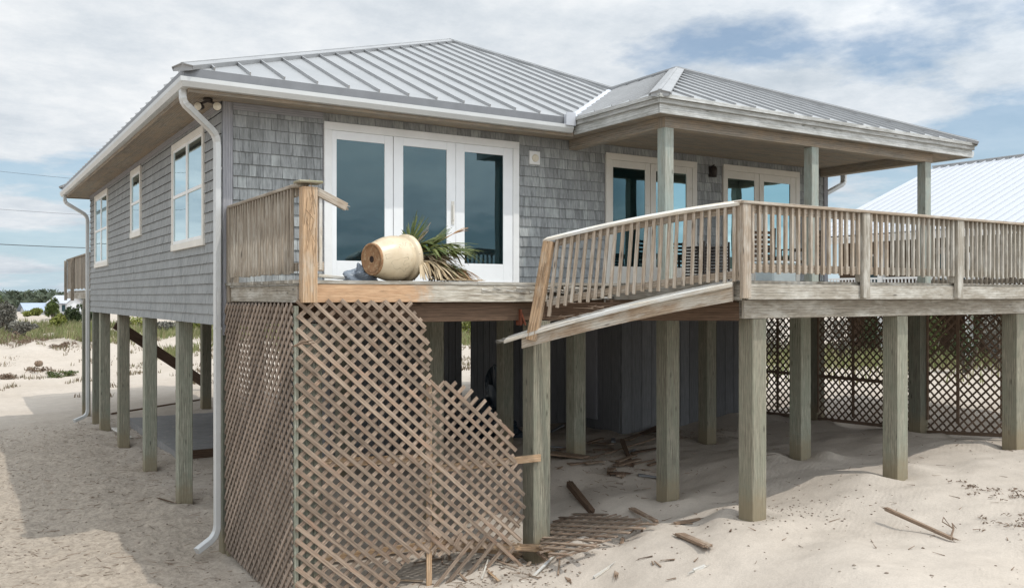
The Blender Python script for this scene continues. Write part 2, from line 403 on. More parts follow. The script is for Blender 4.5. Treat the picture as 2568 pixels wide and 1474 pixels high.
def sand():
    m, nt, b = newmat('pale_beach_sand'); tc = N(nt, 'ShaderNodeTexCoord').outputs['Object']
    sx = N(nt, 'ShaderNodeSeparateXYZ'); lk(nt, tc, sx.inputs[0])
    n1 = noise(nt, tc, .35, 6, .6); n2 = noise(nt, tc, 4, 6, .7); n3 = noise(nt, tc, 60, 3, .6); n4 = noise(nt, tc, 14, 5, .75)
    c = ramp(nt, n1, [(.3, (.45, .392, .33)), (.7, (.51, .453, .392))]).outputs[0]
    c = mix(nt, .6, c, ramp(nt, n2, [(.3, .82), (.7, 1.08)]).outputs[0], 'MULTIPLY')
    c = mix(nt, .5, c, ramp(nt, n3, [(.3, .8), (.7, 1.12)]).outputs[0], 'MULTIPLY')
    # dirty shelly band beside the house, x below 1
    fx = math_(nt, 'ADD', sx.outputs[0], math_(nt, 'MULTIPLY', math_(nt, 'SUBTRACT', n1, .5), 5))
    mr = N(nt, 'ShaderNodeMapRange'); mr.inputs[1].default_value = 2.2; mr.inputs[2].default_value = -.4; lk(nt, fx, mr.inputs[0])
    my = N(nt, 'ShaderNodeMapRange'); my.inputs[1].default_value = 17.0; my.inputs[2].default_value = 11.0; lk(nt, sx.outputs[1], my.inputs[0])
    dirty = math_(nt, 'MULTIPLY', mr.outputs[0], my.outputs[0])
    dn = ramp(nt, n4, [(.42, 1), (.6, .62)]).outputs[0]
    c = mix(nt, math_(nt, 'MULTIPLY', dirty, .8), c, mix(nt, 1, (.42, .355, .285), dn, 'MULTIPLY'))
    # specks of shell and twig
    vo = N(nt, 'ShaderNodeTexVoronoi'); vo.inputs['Scale'].default_value = 26; lk(nt, tc, vo.inputs['Vector'])
    sp = ramp(nt, vo.outputs['Distance'], [(.1, 1), (.2, 0)]).outputs[0]
    vs = N(nt, 'ShaderNodeSeparateColor'); lk(nt, vo.outputs['Color'], vs.inputs[0])
    sel = ramp(nt, vs.outputs[0], [(.80, 0), (.84, 1)], 'LINEAR').outputs[0]
    dsel = math_(nt, 'MULTIPLY', math_(nt, 'MULTIPLY', sp, sel), math_(nt, 'ADD', math_(nt, 'MULTIPLY', dirty, .75), .12))
    spc = ramp(nt, vs.outputs[1], [(.3, (.14, .10, .075)), (.75, (.25, .2, .16)), (.8, (.7, .66, .6))]).outputs[0]
    c = mix(nt, dsel, c, spc)
    lk(nt, c, b.inputs['Base Color']); b.inputs['Roughness'].default_value = .95; b.inputs['Specular IOR Level'].default_value = .1
    # wind ripples on the open sand to the right
    mp = N(nt, 'ShaderNodeMapping'); mp.inputs['Rotation'].default_value = (0, 0, math.radians(62)); lk(nt, tc, mp.inputs[0])
    wv = N(nt, 'ShaderNodeTexWave'); wv.inputs['Scale'].default_value = 4.6; wv.inputs['Distortion'].default_value = 9; wv.inputs['Detail'].default_value = 3; wv.inputs['Detail Scale'].default_value = .8
    lk(nt, mp.outputs[0], wv.inputs['Vector'])
    mrx = N(nt, 'ShaderNodeMapRange'); mrx.inputs[1].default_value = 3.0; mrx.inputs[2].default_value = 5.5; lk(nt, fx, mrx.inputs[0])
    rip = math_(nt, 'MULTIPLY', math_(nt, 'MULTIPLY', wv.outputs['Fac'], mrx.outputs[0]), ramp(nt, noise(nt, tc, .8, 2, .5), [(.4, 0), (.6, 1)]).outputs[0])
    h = math_(nt, 'ADD', math_(nt, 'MULTIPLY', rip, .09), math_(nt, 'ADD', math_(nt, 'MULTIPLY', n4, math_(nt, 'ADD', math_(nt, 'MULTIPLY', dirty, 1.5), .25)), math_(nt, 'MULTIPLY', n3, .12)))
    h = math_(nt, 'ADD', h, math_(nt, 'MULTIPLY', n2, .8))
    bump(nt, b, h, .55, .035); return m
M['sand'] = sand()
def leafmat(name, cols, rough=.6):
    m, nt, b = newmat(name); tc = N(nt, 'ShaderNodeTexCoord').outputs['Object']
    gi = N(nt, 'ShaderNodeNewGeometry').outputs['Random Per Island']
    st = [(i/(len(cols)-1), c) for i, c in enumerate(cols)]
    c = ramp(nt, gi, st).outputs[0]; n = noise(nt, tc, .7, 3, .6)
    c = mix(nt, .8, c, ramp(nt, n, [(.3, .6), (.7, 1.25)]).outputs[0], 'MULTIPLY')
    lk(nt, c, b.inputs['Base Color']); b.inputs['Roughness'].default_value = rough; b.inputs['Specular IOR Level'].default_value = .25; return m
M['leaf'] = leafmat('shrub_leaf', [(.045, .075, .02), (.09, .12, .035), (.13, .15, .05)])
M['leafyel'] = leafmat('yellow_green_leaf', [(.12, .15, .03), (.2, .22, .05), (.26, .26, .08)])
M['leafgrey'] = leafmat('grey_shrub_leaf', [(.09, .09, .075), (.16, .155, .13), (.24, .225, .195)])
M['leafdark'] = leafmat('dark_evergreen_leaf', [(.025, .04, .016), (.045, .065, .025), (.07, .09, .035)])
M['grass'] = leafmat('dune_grass_blade', [(.14, .18, .06), (.22, .23, .10), (.33, .28, .17)])
M['frond'] = leafmat('green_palm_frond', [(.06, .09, .022), (.12, .15, .04), (.22, .22, .09)], .4)
M['frondrust'] = leafmat('rust_brown_palm_frond', [(.2, .09, .035), (.36, .2, .09), (.42, .3, .16)])
M['fronddry'] = leafmat('dry_tan_palm_frond', [(.28, .2, .11), (.46, .36, .23), (.55, .45, .31)])
M['bark'] = wood('grey_bark', (.1, .08, .06), (.2, .17, .14), None, .5)
def pot_material():
    m, nt, b = newmat('cream_glazed_planter'); tc = N(nt, 'ShaderNodeTexCoord').outputs['Object']
    n1 = noise(nt, tc, 3.2, 6, .7); n2 = noise(nt, tc, 7, 6, .75); n3 = noise(nt, tc, 5, 2, .6)
    c = ramp(nt, n1, [(.3, (.52, .41, .27)), (.6, (.63, .53, .38))]).outputs[0]
    c = mix(nt, ramp(nt, n2, [(.60, 0), (.66, .75)]).outputs[0], c, (.42, .22, .10))
    # hairline cracks
    cr = ramp(nt, math_(nt, 'ABSOLUTE', math_(nt, 'SUBTRACT', n3, .42)), [(.0, .8), (.006, 0)]).outputs[0]
    c = mix(nt, math_(nt, 'MULTIPLY', cr, ramp(nt, n1, [(.45, 0), (.5, 1)]).outputs[0]), c, (.13, .09, .05))
    lk(nt, c, b.inputs['Base Color']); b.inputs['Roughness'].default_value = .33; bump(nt, b, n2, .15, .004); return m
M['pot'] = pot_material()
M['potbase'] = plain('rust_stained_planter_base', (.34, .19, .10), .85, 0, .35, 9, .5, .3, ((.5, .36, .22), .5, .7))
M['potdark'] = plain('dark_planter_hole', (.03, .015, .01), .9)

# ------------------------------------------------------------------ ground sheet
def axis(lo, hi, step, far, k=1.22):
    a = list(np.arange(lo, hi, step)); s = step; x = a[-1]
    while x < far: s *= k; x += s; a.append(x)
    b = []; s = step; x = lo
    while x > -far: s *= k; x -= s; b.append(x)
    return np.array(b[::-1]+a)
xs = axis(-7, 14, .06, 1500); ys = axis(-9, 16, .06, 1800)
X, Y = np.meshgrid(xs, ys); Z = ground_z(X, Y)
# small scoured hollows and mounds round the piles
nx, ny = len(xs), len(ys)
vv = np.stack([X, Y, Z], -1).reshape(-1, 3)
idx = np.arange(nx*ny).reshape(ny, nx)
q = np.stack([idx[:-1, :-1], idx[:-1, 1:], idx[1:, 1:], idx[1:, :-1]], -1).reshape(-1, 4)
me = bpy.data.meshes.new('sand_ground'); me.vertices.add(len(vv)); me.vertices.foreach_set('co', vv.ravel())
me.loops.add(q.size); me.loops.foreach_set('vertex_index', q.ravel())
me.polygons.add(len(q)); me.polygons.foreach_set('loop_start', np.arange(0, q.size, 4)); me.polygons.foreach_set('loop_total', np.full(len(q), 4))
me.polygons.foreach_set('use_smooth', np.ones(len(q), bool)); me.update(); me.validate()
me.materials.append(M['sand']); g = bpy.data.objects.new('sand_ground', me); COL.objects.link(g); g['kind'] = 'structure'

# ------------------------------------------------------------------ HOUSE
DECK = 3.68; SOF = 6.13; WB = 3.11; WX = 12.36; WY = 13.45
house = thing('beach_house', (0, 0, 0), 'grey shingled beach house raised on square timber piles under a grey metal hip roof', 'house')

class WallFrame:
    def __init__(s, side): s.side = side
    def p(s, u, n, z): return V((u, -n, z)) if s.side == 'front' else V((-n, u, z))
    def box(s, mb, u0, u1, z0, z1, n0, n1):
        a = s.p(u0, n0, z0); b = s.p(u1, n1, z1)
        mb.box(min(a.x, b.x), max(a.x, b.x), min(a.y, b.y), max(a.y, b.y), z0, z1)
FR = WallFrame('front'); SD = WallFrame('side')
def shingles(fr, u0, u1, z0, z1, holes, exposure=.1525, gap=.005):
    mb = MB(); z = z0; row = 0
    while z < z1-.02:
        zt = min(z+exposure+.01, z1)
        u = u0-R(0, .12)
        while u < u1:
            w = R(.085, .19); a = max(u, u0); b = min(u+w-gap, u1); u += w
            if b-a < .012: continue
            cuts = [(a, b)]
            for (h0, h1, hz0, hz1) in holes:
                if hz0 < z+.07 and hz1 > z+.07:
                    nc = []
                    for (p, q_) in cuts:
                        if q_ <= h0 or p >= h1: nc.append((p, q_))
                        else:
                            if p < h0: nc.append((p, h0))
                            if q_ > h1: nc.append((h1, q_))
                    cuts = nc
            for (p, q_) in cuts:
                if q_-p < .012: continue
                zb = z+R(-.0015, .0015); t = R(.022, .027)
                P = fr.p
                c = [P(p, .001, zb), P(q_, .001, zb), P(q_, t, zb), P(p, t, zb), P(p, .001, zt), P(q_, .001, zt), P(q_, .004, zt), P(p, .004, zt)]
                mb.hexa(c, exposure, q_-p, .015)
        z += exposure; row += 1
    return mb
# backing walls
mb = MB(); mb.box(0.0, WX, .0, .12, WB+.02, SOF+.02); child(mb, 'front_wall', M['corner'], house)
fholes = [(1.40, 4.75, 3.66, 6.02), (6.5, 8.68, 3.66, 6.02), (9.32, 11.51, 3.66, 6.03)]
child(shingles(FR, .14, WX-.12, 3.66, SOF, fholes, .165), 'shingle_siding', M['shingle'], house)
mb = MB(); mb.box(0.0, .12, .123, WY, WB+.02, SOF+.02); child(mb, 'side_wall', M['corner'], house)
sholes = [(.93, 3.09, 4.24, 5.97), (5.93, 7.08, 4.67, 6.02), (10.25, 12.43, 4.22, 6.02)]
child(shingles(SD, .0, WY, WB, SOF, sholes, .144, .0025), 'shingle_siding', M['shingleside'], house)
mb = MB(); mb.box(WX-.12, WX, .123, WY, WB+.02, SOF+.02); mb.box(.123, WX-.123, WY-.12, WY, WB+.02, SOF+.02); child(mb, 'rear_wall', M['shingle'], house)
mb = MB(); mb.box(-.004, .13, -.032, -.0015, 2.98, SOF); child(mb, 'corner_board', M['corner'], house, .003)
mb = MB(); mb.box(WX-.11, WX+.01, -.032, -.0015, 3.1, SOF); child(mb, 'corner_board', M['corner'], house, .003)
mb = MB(); mb.box(.125, WX-.125, .125, WY-.125, WB+.03, WB+.28)
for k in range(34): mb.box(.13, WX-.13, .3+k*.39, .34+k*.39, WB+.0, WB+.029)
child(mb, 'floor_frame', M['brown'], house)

def sash_window(fr, u0, u1, z0, z1, panes, label=None):
    mb = MB(); t = .10
    fr.box(mb, u0, u1, z1-t, z1, .002, .045); fr.box(mb, u0-.03, u1+.03, z0, z0+t, .002, .05)
    fr.box(mb, u0, u0+t*.75, z0+t, z1-t, .002, .045); fr.box(mb, u1-t*.75, u1, z0+t, z1-t, .002, .045)
    w = child(mb, 'window', M['trimcream'], house, .003, label)
    mb = MB(); i0, i1 = u0+t*.75, u1-t*.75; b0, b1 = z0+t, z1-t; mid = (b0+b1)/2; n = panes
    for k in range(n+1):
        c = i0+(i1-i0)*k/n; hw = .03 if k in (0, n) else .055
        fr.box(mb, max(i0, c-hw), min(i1, c+hw), b0, b1, .002, .034)
    for k in range(n):
        a = i0+(i1-i0)*k/n+(.03 if k == 0 else .055); b = i0+(i1-i0)*(k+1)/n-(.03 if k == n-1 else .055)
        fr.box(mb, a, b, b0, b0+.05, .002, .031); fr.box(mb, a, b, b1-.04, b1, .002, .031); fr.box(mb, a, b, mid-.025, mid+.025, .002, .038)
    child(mb, 'sash', M['trim'], w, .002)
    mb = MB(); fr.box(mb, i0, i1, b0, b1, .001, .004); child(mb, 'painted_gloom_panel', M['darkint'], w)
    mb = MB()
    for k in range(n):
        a = i0+(i1-i0)*k/n+.06; b = i0+(i1-i0)*(k+1)/n-.06
        fr.box(mb, a, b, mid, b1-.25 if n > 1 else b1-.3, .005, .009)
        fr.box(mb, a, a+(b-a)*.42, b0, mid, .005, .009)
    child(mb, 'blind', M['blind'], w)
    mb = MB(); fr.box(mb, i0+.01, i1-.01, b0+.01, b1-.01, .018, .021); child(mb, 'pane', M['winglass'], w)
sash_window(SD, .93, 3.09, 4.24, 5.97, 2, 'tall double white window nearest the corner')
sash_window(SD, 5.98, 7.08, 4.67, 6.02, 1, 'narrow single white window')
sash_window(SD, 10.25, 12.43, 4.22, 6.02, 2, 'double white window by the far corner')

def glass_door(u0, u1, z0, z1, glasses, zg0, zg1, mt, splits, label, handle=None, curtain=None):
    fr = FR; mb = MB(); t = .115
    fr.box(mb, u0, u1, z1-t, z1, .001, .045); fr.box(mb, u0, u0+t, z0, z1-t-.001, .001, .045); fr.box(mb, u1-t, u1, z0, z1-t-.001, .001, .045)
    fr.box(mb, u0+t, u1-t, z0, z0+.03, .001, .06)
    d = child(mb, 'sliding_door', mt, house, .004, label)
    for k, (g0, g1) in enumerate(glasses):
        s0, s1 = splits[k], splits[k+1]; n1 = .030 if k % 2 == 0 else .038
        mb = MB(); fr.box(mb, s0+.004, g0, z0+.032, z1-t-.003, .002, n1); fr.box(mb, g1, s1-.004, z0+.032, z1-t-.003, .002, n1)
        fr.box(mb, g0, g1, z0+.032, zg0, .002, n1-.002); fr.box(mb, g0, g1, zg1, z1-t-.003, .002, n1-.002)
        child(mb, 'door_leaf', M['vinyl'] if mt is M['trim'] else M['trimcream'], d, .003)
        mb = MB(); fr.box(mb, g0, g1, zg0, zg1, .001, .004); child(mb, 'painted_gloom_panel', M['darkint'], d)
        mb = MB(); fr.box(mb, g0, g1, zg0, zg1, .018, .021); child(mb, 'pane', M['glass'] if mt is M['trim'] else M['porchglass'], d)
    if curtain:
        mb = MB()
        for (a, b, c0, c1) in curtain: fr.box(mb, a, b, c0, c1, .005, .009)
        child(mb, 'blind', M['blind'], d)
    if handle:
        mb = MB(); fr.box(mb, handle-.025, handle+.025, 4.62, 4.98, .04, .052); fr.box(mb, handle-.012, handle+.012, 4.68, 4.92, .052, .085)
        child(mb, 'handle', M['trimcream'], d, .003)
glass_door(1.42, 4.73, DECK+.01, 6.01, [(1.61, 2.36), (2.66, 3.40), (3.72, 4.43)], 4.02, 5.77, M['trim'], [1.535, 2.5, 3.56, 4.615], 'wide white three panel glass door', 3.5)
glass_door(6.52, 8.66, DECK+.01, 6.0, [(6.68, 7.41), (7.66, 8.40)], 4.03, 5.76, M['trimcream'], [6.635, 7.53, 8.545], 'cream framed glass door behind the corner porch post', None)
glass_door(9.34, 11.49, DECK+.01, 6.02, [(9.47, 10.19), (10.45, 11.21)], 4.03, 5.76, M['trimcream'], [9.455, 10.32, 11.375], 'cream framed glass door under the far end of the porch', None,
           [(10.5, 10.72, 4.05, 5.6)])
# alarm box and wall lantern, security light
mb = MB(); FR.box(mb, 4.93, 5.135, 5.67, 5.89, .002, .05); o = child(mb, 'wall_fixture', M['trim'], house, .006, 'small square white box on the shingles')
mb = MB(); mb.lathe([(.0, .012), (.05, .012), (.06, .02), (.062, .0)], FR.p(5.033, .05, 5.775), (0, -1, 0), 24); child(mb, 'dial', M['lamp'], o)
mb = MB(); FR.box(mb, 8.98, 9.08, 5.75, 5.95, .012, .03); mb.lathe([(.0, 0), (.045, .0), (.055, .16), (.03, .2), (0, .21)], FR.p(9.03, .11, 5.74), (0, 0, 1), 12); mb.tube([FR.p(9.03, .02, 5.93), FR.p(9.03, .11, 5.97)], .012)
child(mb, 'wall_lantern', M['bronze'], house)
sp = V((-.22, -.12, SOF-.012)); mb = MB(); mb.lathe([(0, 0), (.06, 0), (.065, -.02), (.03, -.04), (0, -.04)], sp, (0, 0, 1), 16)
right = RT
for sgn in (-1, 1): mb.tube([sp+V((0, 0, -.03)), sp+RT*.06*sgn+V((0, 0, -.05)), sp+RT*.11*sgn-FW*.01+V((0, 0, -.07))], .017, 8)
sl = child(mb, 'security_light', M['bronze'], house)
for sgn in (-1, 1):
    c = sp+RT*.125*sgn+V((0, 0, -.10)); ax = (-FW+RT*.25*sgn+V((0, 0, -.15))).normalized()
    mb = MB(); mb.lathe([(.0, -.10), (.03, -.10), (.04, -.06), (.058, .0), (.06, .012), (.052, .012)], c, ax, 20); child(mb, 'lamp_housing', M['bronze'], sl)
    mb = MB(); mb.lathe([(.056, .008), (.05, .02), (0, .03)], c, ax, 20); child(mb, 'lamp_lens', M['lamp'], sl)

# soffits
mb = MB()
def boards(mb, x0, x1, y0, y1, z0, z1, along, w=.14):
    if along == 'x':
        n = max(1, round((y1-y0)/w)); s = (y1-y0)/n
        for k in range(n): mb.box(x0, x1, y0+k*s+.001, y0+(k+1)*s-.002, z0, z1)
    else:
        n = max(1, round((x1-x0)/w)); s = (x1-x0)/n
        for k in range(n): mb.box(x0+k*s+.001, x0+(k+1)*s-.002, y0, y1, z0, z1)
boards(mb, -.535, -.02, -.535, 14.0, SOF, SOF+.018, 'y', .26)
boards(mb, -.018, 5.45, -.535, -.022, SOF, SOF+.018, 'x', .26)
boards(mb, 5.452, 13.17, -2.61, -.022, SOF+.002, SOF+.02, 'x', .3)
boards(mb, 12.38, 13.17, -.02, 14.0, SOF+.001, SOF+.019, 'y', .26); boards(mb, -.018, 12.378, 13.47, 14.0, SOF, SOF+.018, 'x', .26)
child(mb, 'soffit', M['soffit'], house)
mb = MB(); mb.box(.13, 1.4, -.045, -.0325, SOF-.1, SOF-.002); mb.box(-.03, -.0185, .0, WY, SOF-.09, SOF-.002); child(mb, 'frieze_board', M['corner'], house)
# fascia: main (behind gutter) and porch double step
mb = MB(); mb.box(-.56, 5.44, -.56, -.537, SOF-.045, 6.34); mb.box(-.56, -.537, -.535, 14.02, SOF-.045, 6.34); mb.box(-.535, 13.2, 14.0, 14.02, SOF-.03, 6.34)
child(mb, 'fascia', M['soffit'], house, .003)
mb = MB()
mb.box(5.442, 13.2, -2.64, -2.612, SOF-.012, 6.29); mb.box(5.442, 5.468, -2.61, -.562, SOF-.012, 6.29); mb.box(13.172, 13.2, -2.61, 13.99, SOF-.012, 6.29)
mb.box(5.41, 13.23, -2.675, -2.642, 6.255, 6.36); mb.box(5.41, 5.440, -2.64, -.565, 6.255, 6.36); mb.box(13.202, 13.232, -2.64, 13.99, 6.255, 6.36)
child(mb, 'porch_fascia', M['fascia'], house, .004)
# porch beams and posts
mb = MB(); mb.box(5.73, 12.28, -2.43, -2.27, 5.975, SOF); mb.box(5.73, 5.89, -2.268, -.035, 5.975, SOF); mb.box(12.12, 12.28, -2.268, -.035, 5.975, SOF)
child(mb, 'porch_beam', M['soffit'], house, .004)
for x in (5.81, 9.02, 12.14):
    mb = MB(); mb.box(x-.085, x+.085, -2.435, -2.265, DECK+.003, 5.973); child(mb, 'porch_post', M['postgreen'], house, .006)

# roof
P_ = .434; ZR = 6.375
def zr(d): return ZR+P_*d
A = V((-.62, -.62, ZR)); A2 = V((-.62, 14.08, ZR)); B2 = V((13.25, 14.08, ZR)); C1 = V((5.39, -2.70, ZR)); C2 = V((13.25, -2.70, ZR))
VB = V((5.39, -.62, ZR)); h_ = (13.25-5.39)/2; PA = V((5.39+h_, -2.70+h_, zr(h_))); J = V((5.39+h_, -.62+h_, zr(h_))); AP = V((7.45, 7.45, zr(8.07))); JR = V((13.25, -.62+h_, ZR))
def roof_face(mb, pts): mb.face(pts); mb.face([p-V((0, 0, .03)) for p in reversed(pts)])
mb = MB()
roof_face(mb, [A, VB, J, AP]); roof_face(mb, [A2, A, AP]); roof_face(mb, [B2, A2, AP]); roof_face(mb, [JR, B2, AP]); roof_face(mb, [JR, AP, J])
roof_face(mb, [C1, C2, PA]); roof_face(mb, [C1, PA, J, VB]); roof_face(mb, [C2, JR, J, PA])
main_roof = child(mb, 'metal_roof', M['roof'], house)
mb = MB()  # eave drip edges
mb.box(-.622, 5.39, -.625, -.612, ZR-.115, ZR-.002); mb.box(-.625, -.612, -.611, 14.08, ZR-.115, ZR-.002)
child(mb, 'drip_edge', M['roofdark'], main_roof)
mb = MB(); mb.box(5.385, 13.255, -2.71, -2.70, ZR-.05, ZR+.004); mb.box(5.38, 5.39, -2.70, -.63, ZR-.05, ZR+.004); mb.box(13.25, 13.26, -2.70, 14.08, ZR-.05, ZR+.004)
child(mb, 'drip_edge', M['fascia'], main_roof)
mb = MB(); sh, sw = .042, .017
def seam_y(mb, x, y0, y1, yb=-.62):
    sh = .042 if yb > -1 else .03
    if y1-y0 < .12: return
    n = V((0, -P_, 1)).normalized(); p0 = V((x, y0, zr(y0-yb)+.0)); p1 = V((x, y1, zr(y1-yb)))
    mb.beam(p0+n*sh/2, p1+n*sh/2, sw, sh, side=(1, 0, 0))
def seam_x(mb, y, x0, x1, xb):
    sh = .042 if xb < 1 else .03
    if x1-x0 < .12: return
    n = V((-P_, 0, 1)).normalized(); p0 = V((x0, y, zr(x0-xb))); p1 = V((x1, y, zr(x1-xb)))
    mb.beam(p0+n*sh/2, p1+n*sh/2, sw, sh, side=(0, 1, 0))
x = -.25
while x < 9.3:
    y0 = -.60 if x < 5.39 else x-5.39-.62+.12
    y1 = x-.05 if x < 7.45 else 7.45-(x-7.45)*(7.45-J.y)/(J.x-7.45)-.05
    seam_y(mb, x, y0, y1); x += .455
child(mb, 'standing_seam', M['seam'], main_roof); mb = MB()
y = -.2
while y < 14:
    seam_x(mb, y, -.60, (y if y < 7.45 else -.62+(14.08-y)*8.07/6.63)-.05, -.62); y += .455
child(mb, 'standing_seam', M['seam'], main_roof); mb = MB()
x = 5.62
while x < 13.2:
    seam_y(mb, x, -2.68, -2.70+min(x-5.39, 13.25-x)-.06, -2.70); x += .43
child(mb, 'standing_seam', M['seam'], main_roof); mb = MB()
y = -2.45
while y < J.y-.1:
    x0 = 5.41 if y < -.62 else 5.39+(y+.62)+.1
    x1 = 5.39+(y+2.70)-.06 if y < PA.y else PA.x-.06
    seam_x(mb, y, x0, x1, 5.39); y += .43
child(mb, 'standing_seam', M['seam'], main_roof)
def cap(mb, p0, p1, n1, n2, w, lift=.045, th=.012):
    p0, p1 = V(p0), V(p1); d = (p1-p0).normalized()
    for n in (n1, n2):
        n = V(n).normalized(); wv = n.cross(d).normalized()
        if wv.z > 0: wv = -wv
        mb.slab(p0+n*lift, p1-p0, wv*w, n*th)
        mb.slab(p0+wv*w+n*.002, p1-p0, wv*.004, n*lift)
    mb.face([p0+V((0, 0, lift+.012))]+[p0+(-(V(n_).normalized().cross(d)).normalized() if (V(n_).normalized().cross(d)).z > 0 else (V(n_).normalized().cross(d)).normalized())*w+V((0, 0, k_)) for n_, k_ in ((n1, lift), (n1, -.004), (n2, -.004), (n2, lift))])
    sd_ = (V(n1).normalized()-V(n2).normalized()); mb.beam(p0+V((0, 0, lift+.010)), p1+V((0, 0, lift+.010)), .05, .02, side=sd_ if sd_.length > .1 else None)
NF, NL, NR, NB = (0, -P_, 1), (-P_, 0, 1), (P_, 0, 1), (0, P_, 1)
mb = MB(); dA = (AP-A).normalized()
cap(mb, A-dA*.05, AP, NF, NL, .14); cap(mb, AP, J, NF, NR, .12); cap(mb, PA, J, NL, NR, .1); cap(mb, A2, AP, NL, NB, .12)
cap(mb, C1+(PA-C1).normalized()*.02, PA, NF, NL, .14, .04); cap(mb, C2, PA, NF, NR, .13)
M['cap'] = plain('dull_grey_ridge_metal', (.34, .345, .35), .6, .2, .12, 2, .05, .4)
child(mb, 'ridge_cap', M['cap'], main_roof)
mb = MB()  # valley flashing
vd = (J-VB); n = V((0, -P_, 1)).normalized(); 
mb.slab(VB+n*.004, vd*.985, V((-.11, 0, 0)), n*.004)
n2 = V((-P_, 0, 1)).normalized(); mb.slab(VB+n2*.004, vd*.985, V((0, -.11, 0)), n2*.004)
mb.box(5.20, 5.385, -.70, -.69, ZR-.14, ZR+.07); mb.box(5.20, 5.21, -.69, -.63, ZR-.14, ZR+.03)
child(mb, 'valley_flashing', M['whiteroof'], main_roof)
# gutter
mb = MB(); prof = [(0, 0), (.0, .12), (.012, .12), (.012, .02), (.075, .02), (.10, .07), (.10, .115), (.118, .12), (.118, .065), (.085, .0)]
gp = [V((-.563, 14.0, SOF+.0)), V((-.563, -.563, SOF)), V((5.36, -.563, SOF))]
mb.sweep([gp[0], gp[1], gp[2]], [(a, b) for a, b in prof])
gut = child(mb, 'gutter', M['gutter'], house)
def downspout(path, w=.12, d=.085):
    mb = MB(); path = [V(p) for p in path]
    # rectangular pipe with rounded elbows
    pts = [path[0]]
    for i in range(1, len(path)-1):
        a, b, c = path[i-1], path[i], path[i+1]; r = min(.14, (b-a).length*.45, (c-b).length*.45)
        p = b+(a-b).normalized()*r; q_ = b+(c-b).normalized()*r
        for k in range(6):
            t = k/5; pts.append(p*(1-t)**2+b*2*t*(1-t)+q_*t*t)
    pts.append(path[-1])
    sd = V((RT.x, RT.y, 0)) if abs(path[0].x) < 3 else V((1, 0, 0))
    n = len(pts); base = len(mb.v)
    for i, p in enumerate(pts):
        dd = (pts[min(i+1, n-1)]-pts[max(i-1, 0)]).normalized(); s_ = V((0, 1, 0)) if SIDE else V((0, 1, 0))
        s_ = (s_-dd*s_.dot(dd)).normalized(); u = s_.cross(dd)
        rib = 1.0 if (i % 2 == 0 or i in (0, n-1)) else .94
        prof = []
        for (cx, cy) in ((-1, -1), (1, -1), (1, 1), (-1, 1)):
            for (ex, ey) in (((-1, -.75), (-.75, -1)), ((.75, -1), (1, -.75)), ((1, .75), (.75, 1)), ((-.75, 1), (-1, .75)))[((-1, -1), (1, -1), (1, 1), (-1, 1)).index((cx, cy))]:
                prof.append((ex*w/2*rib, ey*d/2*rib))
        for a_, b_ in prof: mb.v.append(tuple(p+s_*a_+u*b_))
    k8 = 8
    for i in range(n-1):
        for k in range(k8):
            k2 = (k+1) % k8; mb.f.append([base+i*k8+k, base+i*k8+k2, base+(i+1)*k8+k2, base+(i+1)*k8+k]); mb.sm.append(False); mb.uv += [(0, 0)]*4
    for st in (0, (n-1)*k8): mb.f.append([base+st+k for k in range(k8)]); mb.sm.append(False); mb.uv += [(0, 0)]*8
    return mb
SIDE = True
g0 = gz(-.1, 0)
mb = downspout([(-.60, -.42, SOF+.02), (-.60, -.42, 5.98), (-.075, -.03, 5.66), (-.075, -.03, g0+.28), (-.36, -.12, g0+.13)])
for zz in (5.2, 3.06): mb.box(-.118, -.03, -.083, .023, zz, zz+.03)
child(mb, 'downspout', M['gutter'], house)
g1 = gz(-.1, 13.6)
mb = downspout([(-.60, 13.6, SOF+.02), (-.60, 13.6, 5.95), (-.07, 13.52, 5.62), (-.07, 13.52, g1+.22), (-.4, 13.4, g1+.1)]); child(mb, 'downspout', M['gutter'], house)
mb = downspout([(13.30, .3, SOF+.0), (13.30, .3, 5.95), (12.45, .25, 5.6), (12.45, .25, 3.6)]); child(mb, 'downspout', M['gutter'], house)
mb = MB(); mb.sweep([V((13.235, -2.6, SOF+.0)), V((13.235, 14, SOF))], [(0, 0), (.0, .12), (.1, .12), (.1, .06), (.07, 0)]); child(mb, 'gutter', M['gutter'], house)
# piles under the house
def pile(parent, x, y, top, s=.23, name='piling', zb=None):
    zb = gz(x, y) if zb is None else zb
    mb = MB(); mb.box(x-s/2, x+s/2, y-s/2, y+s/2, zb-.4, top)
    o = mb.build(name, M['pile'], parent, .008, loc=(x, y, zb)) if parent is None else None
    if parent is not None:
        mb2 = MB(); mb2.v = [(p[0]-x, p[1]-y, p[2]-zb) for p in mb.v]; mb2.f = mb.f; mb2.uv = mb.uv; mb2.sm = mb.sm
        o = mb2.build(name, M['pile'], None, .008); o.parent = parent; o.location = (x, y, zb)
        pw = parent_world(parent); o.matrix_parent_inverse = Matrix.Translation(-V(pw))
    return o
for (x, y, s) in [(.125, .14, .22), (.125, 2.93, .225), (.125, 5.91, .225), (.125, 9.02, .225), (.125, 11.88, .225), (.125, 13.3, .2),
                  (2.9, 3.0, .23), (2.9, 13.3, .25), (5.7, 13.3, .23), (5.5, 1.65, .23), (8.6, 13.3, .23), (11.9, 13.3, .23), (11.9, 7, .23)]:
    pile(house, x, y, WB-.002, s)

